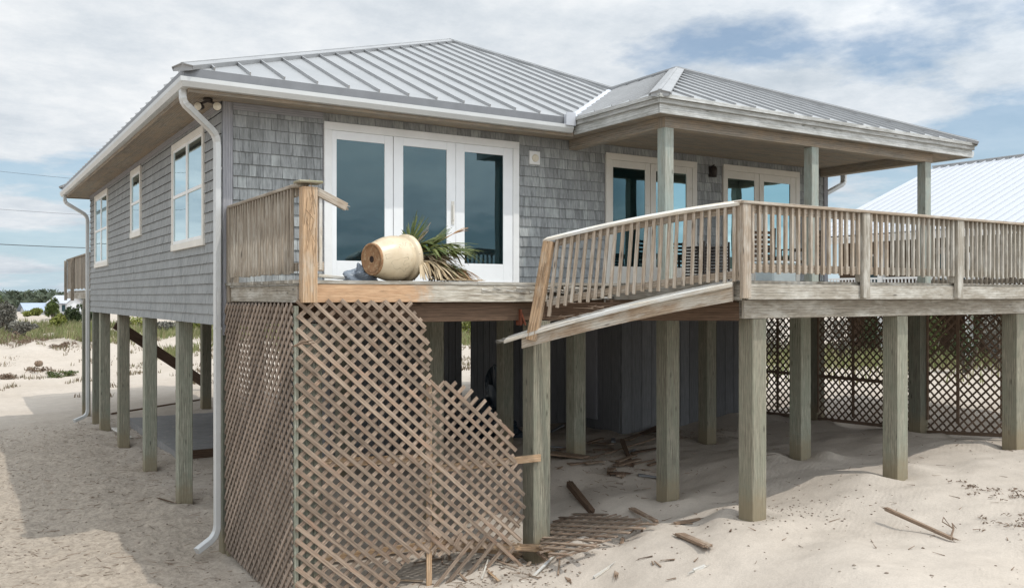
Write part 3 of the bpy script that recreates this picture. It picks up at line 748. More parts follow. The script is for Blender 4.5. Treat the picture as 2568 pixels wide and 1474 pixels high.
# storage rooms beneath
st = thing('storage_room', (10, 4, gz(10, 4)), 'dark blue grey board walled storage room beneath the house behind the deck piles', 'storage room')
def plank_wall(mb, p0, p1, z0, z1, w=.27, th=.03):
    p0, p1 = V((*p0, 0)), V((*p1, 0)); d = p1-p0; L = d.length; d /= L; n = int(L/w)+1; s = L/n
    for k in range(n):
        a = p0+d*(k*s+.006); b = p0+d*((k+1)*s-.006); c = (a+b)/2
        mb.beam(V((c.x, c.y, z0+R(-.01, .01))), V((c.x, c.y, z1)), (b-a).length, th, side=d)
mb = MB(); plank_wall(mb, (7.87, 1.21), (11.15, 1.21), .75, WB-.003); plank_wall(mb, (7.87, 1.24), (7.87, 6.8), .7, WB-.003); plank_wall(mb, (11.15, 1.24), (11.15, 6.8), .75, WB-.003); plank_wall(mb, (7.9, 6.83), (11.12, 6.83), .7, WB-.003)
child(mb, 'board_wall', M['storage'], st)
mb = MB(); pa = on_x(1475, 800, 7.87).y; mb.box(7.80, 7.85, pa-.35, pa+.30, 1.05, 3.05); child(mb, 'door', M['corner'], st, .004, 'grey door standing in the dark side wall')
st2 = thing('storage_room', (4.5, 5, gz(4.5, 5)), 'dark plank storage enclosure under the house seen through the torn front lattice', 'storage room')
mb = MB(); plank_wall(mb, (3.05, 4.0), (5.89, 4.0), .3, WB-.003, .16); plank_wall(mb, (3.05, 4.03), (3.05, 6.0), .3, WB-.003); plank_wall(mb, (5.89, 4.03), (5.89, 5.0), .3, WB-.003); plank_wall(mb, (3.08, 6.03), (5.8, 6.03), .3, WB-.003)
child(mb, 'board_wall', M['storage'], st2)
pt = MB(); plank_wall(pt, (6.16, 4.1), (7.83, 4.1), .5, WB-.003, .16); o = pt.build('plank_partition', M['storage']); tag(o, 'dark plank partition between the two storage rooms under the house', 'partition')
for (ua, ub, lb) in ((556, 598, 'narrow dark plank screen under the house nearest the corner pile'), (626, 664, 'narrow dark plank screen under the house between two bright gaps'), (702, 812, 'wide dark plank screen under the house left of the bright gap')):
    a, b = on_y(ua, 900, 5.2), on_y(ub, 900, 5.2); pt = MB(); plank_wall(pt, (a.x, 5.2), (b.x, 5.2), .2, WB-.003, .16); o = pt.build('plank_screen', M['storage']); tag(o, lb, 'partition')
sl_ = MB(); sl_.box(.75, 5.6, 6.5, 12.6, .05, .36); o = sl_.build('concrete_slab', M['concrete']); o['kind'] = 'structure'
mb = MB(); mb.box(.78, 5.5, 6.38, 6.48, .2, .40); o = mb.build('slab_edge_board', M['brown']); tag(o, 'brown edging board lying along the near side of the concrete slab', 'board')

# ------------------------------------------------------------------ DECK
deck = thing('timber_deck', (5, -3, 0), 'weathered timber deck on square piles running along the front of the house', 'deck')
mb = MB()
YF = -2.88; YR = -5.15
n = 19; wv_ = (-.05-(YF))/n
for k in range(n):
    y0 = YF+k*wv_
    x = .02
    while x < 4.5:
        x2 = min(4.5, x+R(1.8, 3.4)); 
        if 4.5-x2 < .5: x2 = 4.5
        if k == 0: x2 = min(x2, 4.5)
        mb.box(x, x2-.004, y0+.004, y0+wv_-.004, DECK-.036+R(-.002, .001), DECK+R(-.002, .002)); x = x2
n = 36; w2 = (-.05-YR)/n
for k in range(n):
    y0 = YR+.0+k*w2; x = 4.505
    while x < 15.5:
        x2 = min(15.5, x+R(2.2, 4)); 
        if 15.5-x2 < .5: x2 = 15.5
        mb.box(x, x2-.004, y0+.003, y0+w2-.003, DECK-.036+R(-.002, .001), DECK+R(-.002, .002)); x = x2
child(mb, 'deck_floor', M['grey'], deck)
mb = MB(); mb.box(.11, 3.35, YF+.012, YF+.05, DECK-.245, DECK-.040); child(mb, 'rim_board', M['rim'], deck, .004, 'front rim board, orange at the left and bleached and rotten at the right')
# rotten gouges at the bleached end: ragged dark strip and splinters
mb = MB()
for k in range(46):
    x = R(2.35, 3.9); z = DECK-.045-abs(R(0, .09)); L = R(.08, .3)
    mb.beam((x, YF+R(-.012, .03), z), (x+L, YF+R(-.03, .03), z+R(-.03, .02)), R(.008, .02), R(.006, .02), taper=.3)
for k in range(26):
    x = R(3.0, 4.4); z = DECK-.06-R(0, .2); mb.beam((x, YF+R(0, .1), z), (x+R(.15, .4), YF+R(-.05, .15), z+R(-.06, .05)), R(.02, .05), R(.01, .03), taper=.3)
child(mb, 'rotten_wood', M['white'], deck)
mb = MB(); mb.box(.075, .11, YF+.05, -.05, DECK-.245, DECK-.06); child(mb, 'side_rim_board', M['grey'], deck, .004)
mb = MB(); mb.box(.06, .12, YF+.03, -.06, DECK-.058, DECK-.04)
for k in range(9):
    y = YF+.1+k*.3; mb.box(.055, .07, y, y+R(.15, .28), DECK-.05+R(-.008, .008), DECK-.005+R(-.01, .01))
child(mb, 'flashing_strip', M['fascia'], deck)
mb = MB(); mb.box(4.50, 15.5, YR-.04, YR-.002, DECK-.215, DECK-.038); child(mb, 'rim_board', M['grey'], deck, .004, 'grey knotty rim board along the right part')
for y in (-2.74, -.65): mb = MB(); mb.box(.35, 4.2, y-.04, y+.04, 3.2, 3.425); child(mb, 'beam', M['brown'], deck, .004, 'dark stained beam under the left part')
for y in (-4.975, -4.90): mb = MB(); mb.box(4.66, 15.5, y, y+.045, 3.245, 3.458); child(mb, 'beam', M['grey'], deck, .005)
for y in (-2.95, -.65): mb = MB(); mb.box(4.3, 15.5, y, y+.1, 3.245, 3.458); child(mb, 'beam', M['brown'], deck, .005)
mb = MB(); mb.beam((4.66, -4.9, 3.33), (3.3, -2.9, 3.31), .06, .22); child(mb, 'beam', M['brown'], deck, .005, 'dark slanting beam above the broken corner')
mb = MB()
for k in range(27): x = .5+k*.4; mb.box(x, x+.038, (YF+.06 if x < 4.4 else YR+.04), -.1, 3.46, DECK-.04)
mb.box(4.40, 4.44, YR+.0, YF-.03, 3.46, DECK-.04)
child(mb, 'joists', M['grey'], deck)
for (x, y, top, s, zb) in [(.24, -2.72, 3.2, .25, None), (3.32, -2.66, 3.19, .262, .1), (4.93, -4.85, 3.243, .23, None), (7.66, -4.85, 3.243, .23, None), (10.56, -4.85, 3.243, .23, None), (13.6, -4.85, 3.243, .23, None),
     (5.36, -2.9, 3.243, .23, None), (8.09, -2.9, 3.243, .23, None), (11.13, -2.9, 3.243, .23, None), (14, -2.9, 3.24, .23, None), (2.86, -.64, 3.19, .23, None), (5.46, -.6, 3.243, .23, None), (8.37, -.6, 3.243, .23, None), (11.29, -.6, 3.243, .23, None)]:
    pile(deck, x, y, top, s, zb=zb)
mb = MB(); rp = at_depth(1302, 795, 11.35)
mb.box(rp.x-.05, rp.x+.05, rp.y-.02, rp.y, rp.z-.09, rp.z+.09); mb.box(rp.x-.045, rp.x-.025, rp.y-.1, rp.y, rp.z-.1, rp.z+.1); mb.beam(rp+V((-.02, -.05, .1)), rp+V((.05, -.07, -.1)), .03, .02)
child(mb, 'bracket', M['rust'], deck, 0, 'rusty red bracket at the broken joint')

# ------------------------------------------------------------------ RAILINGS
def baluster(parent, p0, p1, mt, side, s=.038):
    mb = MB(); p0, p1 = V(p0), V(p1); mb.beam(p0, p1, s, s, side=side)
    return child(mb, 'baluster', mt, parent, .003)
RZ = 4.57
rr = thing('deck_railing', (9, YR, DECK), 'long straight upright deck railing with square balusters right of the corner post', 'railing', 'deck railings')
for x in (4.42, 6.52, 8.52, 10.6, 12.7, 14.8):
    mb = MB(); mb.box(x-.065, x+.065, YR-.10, YR-.043, DECK-.20, RZ-.035); 
    mb.box(x-.065, x+.065, YR-.042, YR+.03, DECK+.003, RZ-.035)
    # slanted cut foot
    child(mb, 'post', M['rail'] if x < 5 else M['grey'], rr, .005)
mb = MB(); mb.box(4.34, 15.5, YR-.115, YR+.03, RZ-.034, RZ); child(mb, 'top_rail', M['rail'], rr, .004)
mb = MB()
px = [4.42, 6.52, 8.52, 10.6, 12.7, 14.8]
for a, b in zip(px[:-1], px[1:]):
    mb.box(a+.067, b-.067, YR-.035, YR+.0, RZ-.125, RZ-.036)
child(mb, 'upper_rail', M['rail'], rr, .003)
mb = MB()
for a, b in zip(px[:-1], px[1:]): mb.box(a+.067, b-.067, YR-.035, YR+.0, DECK+.10, DECK+.19)
child(mb, 'lower_rail', M['rail'], rr, .003)
for a, b in zip(px[:-1], px[1:]):
    n = round((b-a-.13)/.1085); 
    for k in range(n):
        x = a+.065+(b-a-.13)*(k+.5)/n+R(-.004, .004)
        baluster(rr, (x, YR-.055, DECK+.085+R(-.01, .01)), (x+R(-.004, .004), YR-.055, RZ-.037), M['rail'] if x < 7 else M['grey'], (1, 0, 0))
er = thing('deck_railing', (15.4, -2.6, DECK), 'far end deck railing at the right, seen side on behind the long railing', 'railing', 'deck railings')
mb = MB(); mb.box(15.32, 15.46, YR+.04, -.05, RZ-.034, RZ); child(mb, 'top_rail', M['railside'], er, .004)
mb = MB(); mb.box(15.37, 15.40, YR+.04, -.05, RZ-.125, RZ-.036); child(mb, 'upper_rail', M['railside'], er)
mb = MB(); mb.box(15.37, 15.40, YR+.04, -.05, DECK+.10, DECK+.19); child(mb, 'lower_rail', M['railside'], er)
for y in (-.12, -2.6): mb = MB(); mb.box(15.402, 15.49, y-.045, y+.045, DECK-.1, RZ-.036); child(mb, 'post', M['railside'], er)
for k in range(46): baluster(er, (15.35, YR+.1+k*.1085, DECK+.085), (15.35, YR+.1+k*.1085, RZ-.037), M['railside'], (0, 1, 0))
# left side railing out from the wall
LZ = 4.72; XL = .10
lr = thing('deck_railing', (XL, -1.5, DECK), 'short deck railing at the left end, running from the wall to an orange split post', 'railing', 'deck railings')
mb = MB(); mb.box(XL-.055, XL+.09, YF-.02, -.05, LZ-.035, LZ); child(mb, 'top_rail', M['railside'], lr, .004)
mb = MB(); mb.box(XL-.005, XL+.03, YF+.13, -.09, LZ-.125, LZ-.037); child(mb, 'upper_rail', M['railside'], lr, .003)
mb = MB(); mb.box(XL-.005, XL+.03, YF+.13, -.09, DECK+.10, DECK+.19); child(mb, 'lower_rail', M['railside'], lr, .003)
mb = MB(); mb.box(XL-.06, XL+.08, -.15, -.045, DECK-.26, LZ-.036); child(mb, 'post', M['railside'], lr, .005)
mb = MB(); mb.box(XL-.01, XL+.155, YF-.115, YF+.005, DECK-.245, LZ-.037)
for k in range(16):
    z = R(DECK-.1, LZ-.2); mb.beam((XL+R(0, .14), YF-.116, z), (XL+R(0, .14), YF-.117, z+R(.1, .4)), .006, .006)
child(mb, 'post', M['warm'], lr, .006, 'orange split end post')
mb = MB(); mb.box(XL-.06, XL+.21, YF-.15, YF+.06, LZ-.002+.003, LZ+.028)
M['moss'] = wood('mossy_grey_wood', (.12, .12, .06), (.3, .28, .18), (.36, .33, .27), .5)
child(mb, 'post_cap', M['moss'], lr, .008, 'mossy weathered cap')
n = 24
for k in range(n):
    y = YF+.19+(2.62)*k/(n-1)*.985
    baluster(lr, (XL-.028, y+R(-.005, .005), DECK+.07+R(-.01, .01)), (XL-.028, y+R(-.004, .004), LZ-.037), M['railside'], (0, 1, 0), .036)
# broken arm of rail sticking out from the orange post
mb = MB(); p0 = V((XL+.16, YF-.05, LZ-.075)); p1 = at_depth(868, 519, 9.95)
mb.beam(p0, p1, .04, .085); mb.splinters(p1, p1-p0, .04, .085, 8, .02, .06); child(mb, 'broken_rail', M['rail'], lr, .003)
mb = MB(); mb.box(XL+.20, XL+.24, YF-.035, YF+.005, DECK+.11, LZ-.12); child(mb, 'baluster', M['white'], lr, .003)
mb = MB(); mb.box(XL+.156, XL+.26, YF-.03, YF+.01, DECK+.10, DECK+.2); child(mb, 'lower_rail', M['rail'], lr, .003)

# collapsed railing section
br = thing('collapsed_railing', (3.1, -3.1, 3.1), 'broken deck railing section sagging and leaning to the left with its torn off rim board', 'railing', 'deck railings')
BR0 = V((4.36, -5.10, DECK)); BL0 = V((3.03, -3.06, 3.13))
TR = V((4.40, -5.17, RZ)); TL = BL0+(BR0-BL0).normalized()*.17; TL.z = 4.225; TL += V((-.0, -.06, 0))
cd = (BL0-BR0); cdn = V((cd.x, cd.y, 0)).normalized(); outn = V((cdn.y, -cdn.x, 0))
if outn.dot(FW) > 0: outn = -outn
def bow(t, amp): return V((0, 0, amp*4*t*(1-t)))
def chain(mb, f, n, w, h, **kw):
    pts = [f(k/n) for k in range(n+1)]
    for a, b in zip(pts[:-1], pts[1:]):
        d = (b-a).normalized(); mb.beam(a-d*.001, b+d*.001, w, h, **kw)
def along(mb, f, n, wv, tv):
    """continuous swept bar: cross-section vectors wv (width), tv (thickness)"""
    ring = [(-.5, -.5), (.5, -.5), (.5, .5), (-.5, .5)]; base = len(mb.v); L = 0; pts = [f(k/n) for k in range(n+1)]; ou, ov = R(0, 50), R(0, 50)
    for p in pts:
        for a, b in ring: mb.v.append(tuple(p+wv*a+tv*b))
    ww = [wv.length, tv.length]*2
    for i in range(n):
        L1 = L+(pts[i+1]-pts[i]).length; acc = 0
        for k in range(4):
            k2 = (k+1) % 4; mb.f.append([base+i*4+k, base+i*4+k2, base+i*4+4+k2, base+i*4+4+k]); mb.sm.append(False)
            mb.uv += [(ou+L, ov+acc), (ou+L, ov+acc+ww[k]), (ou+L1, ov+acc+ww[k]), (ou+L1, ov+acc)]; acc += ww[k]+.03
        L = L1
    for st_ in (0, n*4): mb.f.append([base+st_+k for k in range(4)]); mb.sm.append(False); mb.uv += [(0, 0)]*4
topf = lambda t: TR.lerp(TL, t)+bow(t, .035)+V((0, 0, -.017))
mb = MB(); along(mb, lambda t: topf(t*1.03), 14, outn*.145+V((0, 0, -.045)), V((0, 0, .036))+outn*.012); child(mb, 'top_rail', M['white'], br, .004)
mb = MB(); along(mb, lambda t: topf(t*.97)+V((0, 0, -.068))-outn*.01, 14, outn*.035, V((0, 0, .09))); child(mb, 'upper_rail', M['rail'], br, .003)
def lowf(t):
    tt = TR.lerp(TL, t)+bow(t, .035); s = (tt-V((0, 0, .82))); lean = -cdn*(-.11*t) ; return s+cdn*(.115*t)-outn*.01
mb = MB(); along(mb, lambda t: lowf(t*.97), 14, outn*.035, V((0, 0, .085))); child(mb, 'lower_rail', M['rail'], br, .003)
for k in range(24):
    t = (k+.7)/25.0+R(-.004, .004); a = lowf(t)-V((0, 0, .07+R(-.015, .02)))+outn*.042; b = topf(t)-V((0, 0, .02))+outn*.03
    if k == 23: a = a.lerp(b, -.1)
    baluster(br, a, b, M['rail'], tuple(cdn))
mb = MB(); pa = topf(1.0)+V((0, 0, -.03)); pb = BL0+V((0, 0, -.13))+outn*.07-cdn*.0
pb = pa+(pb-pa)*1.03
mb.beam(pa+outn*.02, pb, .125, .11, side=cdn)
for k in range(22):
    s0 = R(.05, .9); q0 = pa.lerp(pb, s0)+outn*.077+cdn*R(-.05, .05); q1 = q0+(pb-pa)*R(.05, .2); mb.beam(q0, q1, .008, .008)
child(mb, 'post', M['warm'], br, .006)
def rimf(t): return BR0.lerp(BL0, t)+bow(t, .03)+outn*.03
mb = MB(); along(mb, lambda t: rimf(t*1.06)+V((0, 0, -.135))+outn*.03*t, 12, outn*.045+V((0, 0, -.02)), V((0, 0, .19))-V((0, 0, .01)))
M['wornwarm'] = wood('worn_tan_rim_wood', (.22, .155, .105), (.47, .37, .27), (.50, .47, .41), .5, .5)
child(mb, 'rim_board', M['wornwarm'], br, .004)
mb = MB(); along(mb, lambda t: rimf(t*1.15)+V((0, 0, -.03-.035*t))+outn*(.01+.02*t), 12, outn*.14+V((0, 0, -.05)), V((0, 0, .04)))
e = rimf(1.15)+V((0, 0, -.065)); mb.splinters(e, cdn+V((0, 0, -.2)), .13, .05, 12, .05, .2)
child(mb, 'torn_deck_board', M['white'], br, .003)
mb = MB()
for k in range(14):
    t = R(.55, .95); q0 = rimf(t)+V((0, 0, R(-.01, .04)))+outn*R(-.02, .05); mb.beam(q0, q0+cdn*R(-.35, .35)+V((0, 0, R(-.03, .05))), R(.01, .03), R(.006, .015), taper=.3)
child(mb, 'splinters', M['drift'], br)

# ------------------------------------------------------------------ LATTICE
def lattice(mb, poly, to3, nrm, pitch_v, width, th, ang, layer_gap, jag=0.0, phase=0, both=True, miss=0.0, angs=None):
    """slats at +-ang clipped to polygon in (a, z)"""
    nrm = V(nrm)
    for an_, lay in ((angs[0] if angs else -ang, 1), (angs[1] if angs else ang, 0)):
        ca, sa = math.cos(an_), math.sin(an_)
        rot = [(a*ca+z*sa, -a*sa+z*ca) for a, z in poly]
        ys_ = [r[1] for r in rot]; pitch = pitch_v if angs else pitch_v*abs(ca); y = math.floor(min(ys_)/pitch)*pitch+phase*pitch
        while y < max(ys_):
            xs_ = []
            for i in range(len(rot)):
                (x0, y0), (x1, y1) = rot[i], rot[(i+1) % len(rot)]
                if (y0 <= y < y1) or (y1 <= y < y0): xs_.append(x0+(y-y0)/(y1-y0)*(x1-x0))
            xs_.sort()
            for a, b in zip(xs_[::2], xs_[1::2]):
                if b-a < .05 or R(0, 1) < miss: continue
                a -= R(0, jag); b += R(0, jag)*1.0
                w = width*R(.93, 1.05); yy = y+R(-.002, .002); y2 = yy+R(-.003, .003)
                def q(x_, y_): return (x_*ca-y_*sa, x_*sa+y_*ca)
                p0 = to3(*q(a, yy)); p1 = to3(*q(b, y2)); off = nrm*(th*(.5+lay)+lay*.001)
                mb.beam(p0+off, p1+off, w, th, side=nrm.cross((p1-p0).normalized()))
            y += pitch
ls = thing('lattice_screen', (.05, -1.4, 0), 'intact timber lattice screen closing the left end below the deck, from wall to corner', 'lattice screen', 'lattice screens')
mb = MB(); zb0, zb1 = gz(.05, 0)+.0, gz(.05, YF)+.0
lattice(mb, [(-2.84, zb1+.02), (-.05, zb0+.1), (-.05, 3.40), (-2.84, 3.42)], lambda a, z: V((.04, a, z)), (-1, 0, 0), .147, .044, .012, math.radians(45), .001)
child(mb, 'lattice', M['latside'], ls)
mb = MB(); mb.box(.042, .08, -.1, -.05, zb0-.1, 3.4); child(mb, 'stile', M['pile'], ls)
mb = MB(); mb.box(.042, .085, -2.87, -2.82, zb1-.1, 3.40); child(mb, 'stile', M['pile'], ls)
fs = thing('lattice_screen', (1.6, YF, 0), 'torn reddish timber lattice screen hanging below the deck front, its right side broken away', 'lattice screen', 'lattice screens')
YL = YF-.0
P1 = [(.08, -.04), (.95, -.02), (1.22, .14), (1.27, .42), (1.66, .52), (1.66, 2.5), (1.63, 2.6), (1.68, 2.85), (1.58, 3.05), (1.60, 3.12), (1.40, 3.43), (.08, 3.43)]
P2 = [(1.66, .52), (1.9, .50), (2.2, .47), (2.5, .42), (2.86, .50), (2.93, .9), (2.86, 1.35), (2.75, 1.87), (2.3, 2.2), (1.9, 2.5), (1.72, 2.44)]
ang = math.radians(42)
mb = MB(); lattice(mb, P1, lambda a, z: V((a, YL, z)), (0, -1, 0), .152, .047, .013, ang, .001, .05, .1, miss=.012); child(mb, 'lattice', M['lattice'], fs)
mb = MB(); lattice(mb, P2, lambda a, z: V((a, YL+.004, z)), (0, -1, 0), .152, .046, .013, ang, .001, .12, .35, miss=.02)
def px_slat(mb, u0, v0, u1, v1, y, w=.046, th=.013, spl=0):
    a, b = on_y(u0, v0, y), on_y(u1, v1, y); mb.beam(a, b, w, th, side=V((0, -1, 0)).cross((b-a).normalized()))
for (a, b, c, d) in [(1182, 1358, 1085, 1478), (1218, 1345, 1114, 1472), (1238, 1362, 1165, 1452), (1262, 1375, 1215, 1428), (1290, 1372, 1262, 1405), (1158, 1335, 1140, 1368)]: px_slat(mb, a, b, c, d, YF-.06)
for (a, b, c, d) in [(1247, 1362, 1322, 1432), (1075, 1318, 1105, 1345)]: px_slat(mb, a, b, c, d, YF-.08)
child(mb, 'lattice', M['lattice'], fs)
mb = MB(); mb.box(1.63, 1.70, YL+.006, YL+.03, gz(1.66, YF)-.05, 2.5); child(mb, 'stile', M['warm'], fs, .003)
mb = MB(); a = on_y(795, 1160, YF+.048); b = on_y(1085, 1148, YF+.048); mb.beam(a, b, .03, .10); child(mb, 'rail', M['warm'], fs, .004)
mb = MB(); a = on_y(1088, 1175, YF+.048); b = on_y(1355, 1147, YF+.048); mb.beam(a, b, .03, .09); mb.splinters(b, b-a, .03, .085, 5, .005, .02)
child(mb, 'rail', M['warm'], fs, .004)
mb = MB(); a = on_y(1083, 1352, YF+.055); b = on_y(1150, 1360, YF+.055); c = on_y(1300, 1372, YF+.05); d = on_y(1385, 1375, YF+.045)
for (p, q_) in ((a, b), (b, c), (c, d)): mb.beam(p, q_, .045, .085)
for k in range(26):
    t = R(0, 1); p = a.lerp(d, t)+V((0, -.02, R(-.05, .05))); mb.beam(p, p+(d-a).normalized()*R(.06, .3)+V((0, R(-.03, .03), R(-.03, .04))), R(.01, .025), R(.008, .02), taper=.2)
mb.splinters(d, d-a, .045, .08, 6, .02, .06)
child(mb, 'rail', M['warm'], fs, .003, 'splintered orange bottom rail poking past the pile')
for y_a, lab in (((-4.74), None),):
    pass
XF = 11.22
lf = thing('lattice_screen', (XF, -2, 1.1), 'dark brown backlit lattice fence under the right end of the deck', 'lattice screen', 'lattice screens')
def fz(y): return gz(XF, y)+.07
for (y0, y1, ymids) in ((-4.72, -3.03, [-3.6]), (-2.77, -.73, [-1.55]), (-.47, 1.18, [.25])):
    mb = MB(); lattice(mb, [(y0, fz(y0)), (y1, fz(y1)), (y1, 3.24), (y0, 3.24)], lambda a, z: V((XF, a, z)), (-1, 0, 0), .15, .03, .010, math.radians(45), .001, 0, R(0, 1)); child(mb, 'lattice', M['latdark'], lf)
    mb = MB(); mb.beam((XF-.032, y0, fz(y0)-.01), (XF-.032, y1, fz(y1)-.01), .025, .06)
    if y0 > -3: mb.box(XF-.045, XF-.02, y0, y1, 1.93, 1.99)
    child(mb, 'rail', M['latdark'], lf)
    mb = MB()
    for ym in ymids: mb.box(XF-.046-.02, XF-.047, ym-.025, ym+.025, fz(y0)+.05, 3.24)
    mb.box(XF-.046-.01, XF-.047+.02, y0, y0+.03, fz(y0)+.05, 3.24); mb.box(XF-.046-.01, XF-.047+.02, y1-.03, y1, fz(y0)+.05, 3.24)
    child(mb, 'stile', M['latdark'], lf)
# fallen lattice piece on the sand
q0 = gnd(1375, 1380); q1 = gnd(1620, 1312); q2 = gnd(1412, 1290); q3 = gnd(1470, 1400)
poly_px = [(1368, 1352), (1385, 1320), (1415, 1292), (1480, 1290), (1560, 1298), (1632, 1318), (1590, 1335), (1530, 1350), (1490, 1375), (1440, 1395), (1400, 1400), (1372, 1382)]
w_ = [gnd(u, v) for u, v in poly_px]; c0 = sum(w_, V((0, 0, 0)))/len(w_)
ex = (gnd(1632, 1316)-gnd(1412, 1296)).normalized(); ez = V((0, 0, 1)); ey = (ez-ex*ez.dot(ex)).cross(ex).normalized(); 
gx = (gz(c0.x+.5, c0.y)-gz(c0.x-.5, c0.y)); gy = (gz(c0.x, c0.y+.5)-gz(c0.x, c0.y-.5)); nn = V((-gx*.55, -gy*.55, 1)).normalized()
c0 = c0+V((0, 0, .07))
ex = (ex-nn*ex.dot(nn)).normalized(); ey = nn.cross(ex)
def on_pl(u, v):
    rr0 = ray(u, v); return EYE+rr0*((c0-EYE).dot(nn)/rr0.dot(nn))
pl = [((p-c0).dot(ex), (p-c0).dot(ey)) for p in (on_pl(u, v) for u, v in poly_px)]
fl = thing('fallen_lattice', c0, 'broken piece of lattice lying flat on the sand right of the front pile', 'lattice piece')
mb = MB(); lattice(mb, pl, lambda a, z: c0+ex*a+ey*z, nn, .165, .045, .016, 0, .012, .12, .3, miss=.03, angs=(0, math.radians(62))); child(mb, 'lattice', M['lattice'], fl)

# ------------------------------------------------------------------ planter with palm, things on the deck
pc = V((1.395, -2.37, DECK+.278)); ax = V((.955, .27, .055)).normalized()
pl_ = thing('toppled_planter', (pc.x, pc.y, DECK), 'large cream glazed planter lying on its side on the deck, a palm spilling out', 'planter')
prof = [(.0, -.285), (.175, -.285), (.192, -.275), (.198, -.25), (.232, -.17), (.262, -.08), (.276, .02), (.274, .1), (.262, .16), (.246, .185), (.250, .195), (.283, .205), (.292, .225), (.293, .262), (.282, .28), (.255, .28), (.240, .262), (.23, .2), (.235, 0), (.0, -.1)]
mb = MB(); mb.lathe(prof, pc, ax, 56); po = child(mb, 'pot', M['pot'], pl_)
mb = MB(); mb.lathe([(.0, -.288), (.168, -.288), (.172, -.297), (.192, -.295), (.194, -.27)], pc, ax, 48); mb.lathe([(.0, -.2885), (.15, -.2885), (.156, -.292)], pc, ax, 40); pb_ = child(mb, 'pot_base', M['potbase'], po)
mb = MB(); mb.lathe([(.0, -.2895), (.022, -.2895), (.027, -.294), (.036, -.2915), (.04, -.289)], pc, ax, 20); child(mb, 'drain_hole', M['potdark'], po)
mb = MB(); mb.lathe([(.0, .20), (.15, .2), (.228, .17)], pc, ax, 24); child(mb, 'soil', M['brown'], po)
def frond(base, dirn, stem, leaf, spread, nl, mt, droop=.25, name='frond', up=None):
    base = V(base); d = V(dirn).normalized(); up_ = V(up) if up else V((0, 0, 1))
    sd = d.cross(up_);  sd = sd.normalized() if sd.length > .05 else V((0, 1, 0)); n = sd.cross(d)
    mb = MB(); pts = [base+d*stem*t-V((0, 0, droop*.25*t*t*stem)) for t in (0, .33, .66, 1)]
    mb.tube(pts, [.011, .009, .007, .006], 5)
    tip = pts[-1]; ftop = DECK+.012
    for k in range(nl):
        a = (k/(nl-1)-.5)*2*spread; dl = (d*math.cos(a)+sd*math.sin(a)).normalized(); L = leaf*(1-.28*abs(k/(nl-1)-.5)*2)*R(.8, 1.08); w = .021*R(.7, 1.25)
        wd = dl.cross(n).normalized(); p = [];  dr = droop*R(.5, 1.6)
        for j in range(6):
            t = j/5; c = tip+dl*L*t-V((0, 0, dr*L*t*t))+n*(.02*math.sin(k*2.1))*t; c.z = max(c.z, ftop+R(0, .015)); ww = w*(1-t)**.6*(.5+1.5*t if t < .33 else 1)+.0012
            p.append((c-wd*ww, c+n*.004-V((0, 0, 0)), c+wd*ww))
        b0 = len(mb.v)
        for tr in p: mb.v += [tuple(x_) for x_ in tr]
        for j in range(5):
            for s_ in (0, 1):
                i0 = b0+j*3+s_; mb.f.append([i0, i0+1, i0+4, i0+3]); mb.sm.append(False); mb.uv += [(0, 0)]*4
    return child(mb, name, mt, pl_)
rc = pc+ax*.24
specs = [((.8, -.2, .75), .28, .36, 1.2, 22, 'frond', .15), ((.35, .1, 1.0), .22, .42, .9, 16, 'frond', .1), ((1, .35, .45), .40, .38, 1.2, 24, 'frond', .3), ((1, -.35, .3), .42, .42, 1.1, 26, 'frond', .35),
         ((1, -.5, .12), .38, .38, 1.2, 26, 'frond', .45), ((.9, .5, .8), .25, .4, 1.1, 20, 'frond', .2), ((1, .1, .15), .5, .36, 1.0, 24, 'frond', .5), ((1, -.1, .55), .62, .24, .5, 10, 'frondrust', .1),
         ((.7, -.6, .3), .22, .36, 1.2, 22, 'fronddry', .7), ((1, -.6, .02), .3, .42, 1.1, 26, 'fronddry', .8), ((1, -.2, 0), .35, .45, 1.0, 26, 'fronddry', .9), ((1, -.45, .1), .5, .36, 1.0, 26, 'frondrust', .9),
         ((.6, -.3, .9), .12, .34, .7, 9, 'fronddry', .0), ((.9, .2, .1), .2, .45, 1.3, 26, 'fronddry', .6), ((1, -.25, .12), .6, .34, .9, 24, 'frondrust', .8), ((.15, -.1, 1.0), .3, .34, .35, 6, 'frond', .05), ((.8,-.3,.55),.2,.4,1.2,22,'frond',.4), ((1,-.5,.35),.5,.42,1.2,28,'frond',.4), ((1,.1,.35),.6,.42,1.1,26,'frond',.35), ((.9,-.6,.5),.3,.4,1.2,24,'frond',.5), ((.95,-.5,.02),.55,.34,1.2,28,'fronddry',1.0), ((.9,-.2,.9),.3,.42,.9,20,'frond',.1), ((.9,-.7,-.05),.3,.38,1.3,30,'fronddry',.9), ((1,-.35,.2),.25,.42,1.3,30,'fronddry',.7), ((1,.3,.05),.45,.4,1.2,28,'frondrust',.7), ((1,-.15,-.05),.6,.3,1.1,28,'frondrust',1.0), ((.7,-.5,.1),.15,.4,1.4,30,'fronddry',.9), ((1,.0,.3),.35,.4,1.3,26,'fronddry',.5), ((.5,-.2,.85),.2,.32,1.0,18,'frond',.3)]
for (d, s_, l_, sp_, n_, mt, dr) in specs: frond(rc+V((0, R(-.08, .08), R(-.1, .08))), d, s_*1.08, l_*1.12, sp_, n_, M[mt], dr)
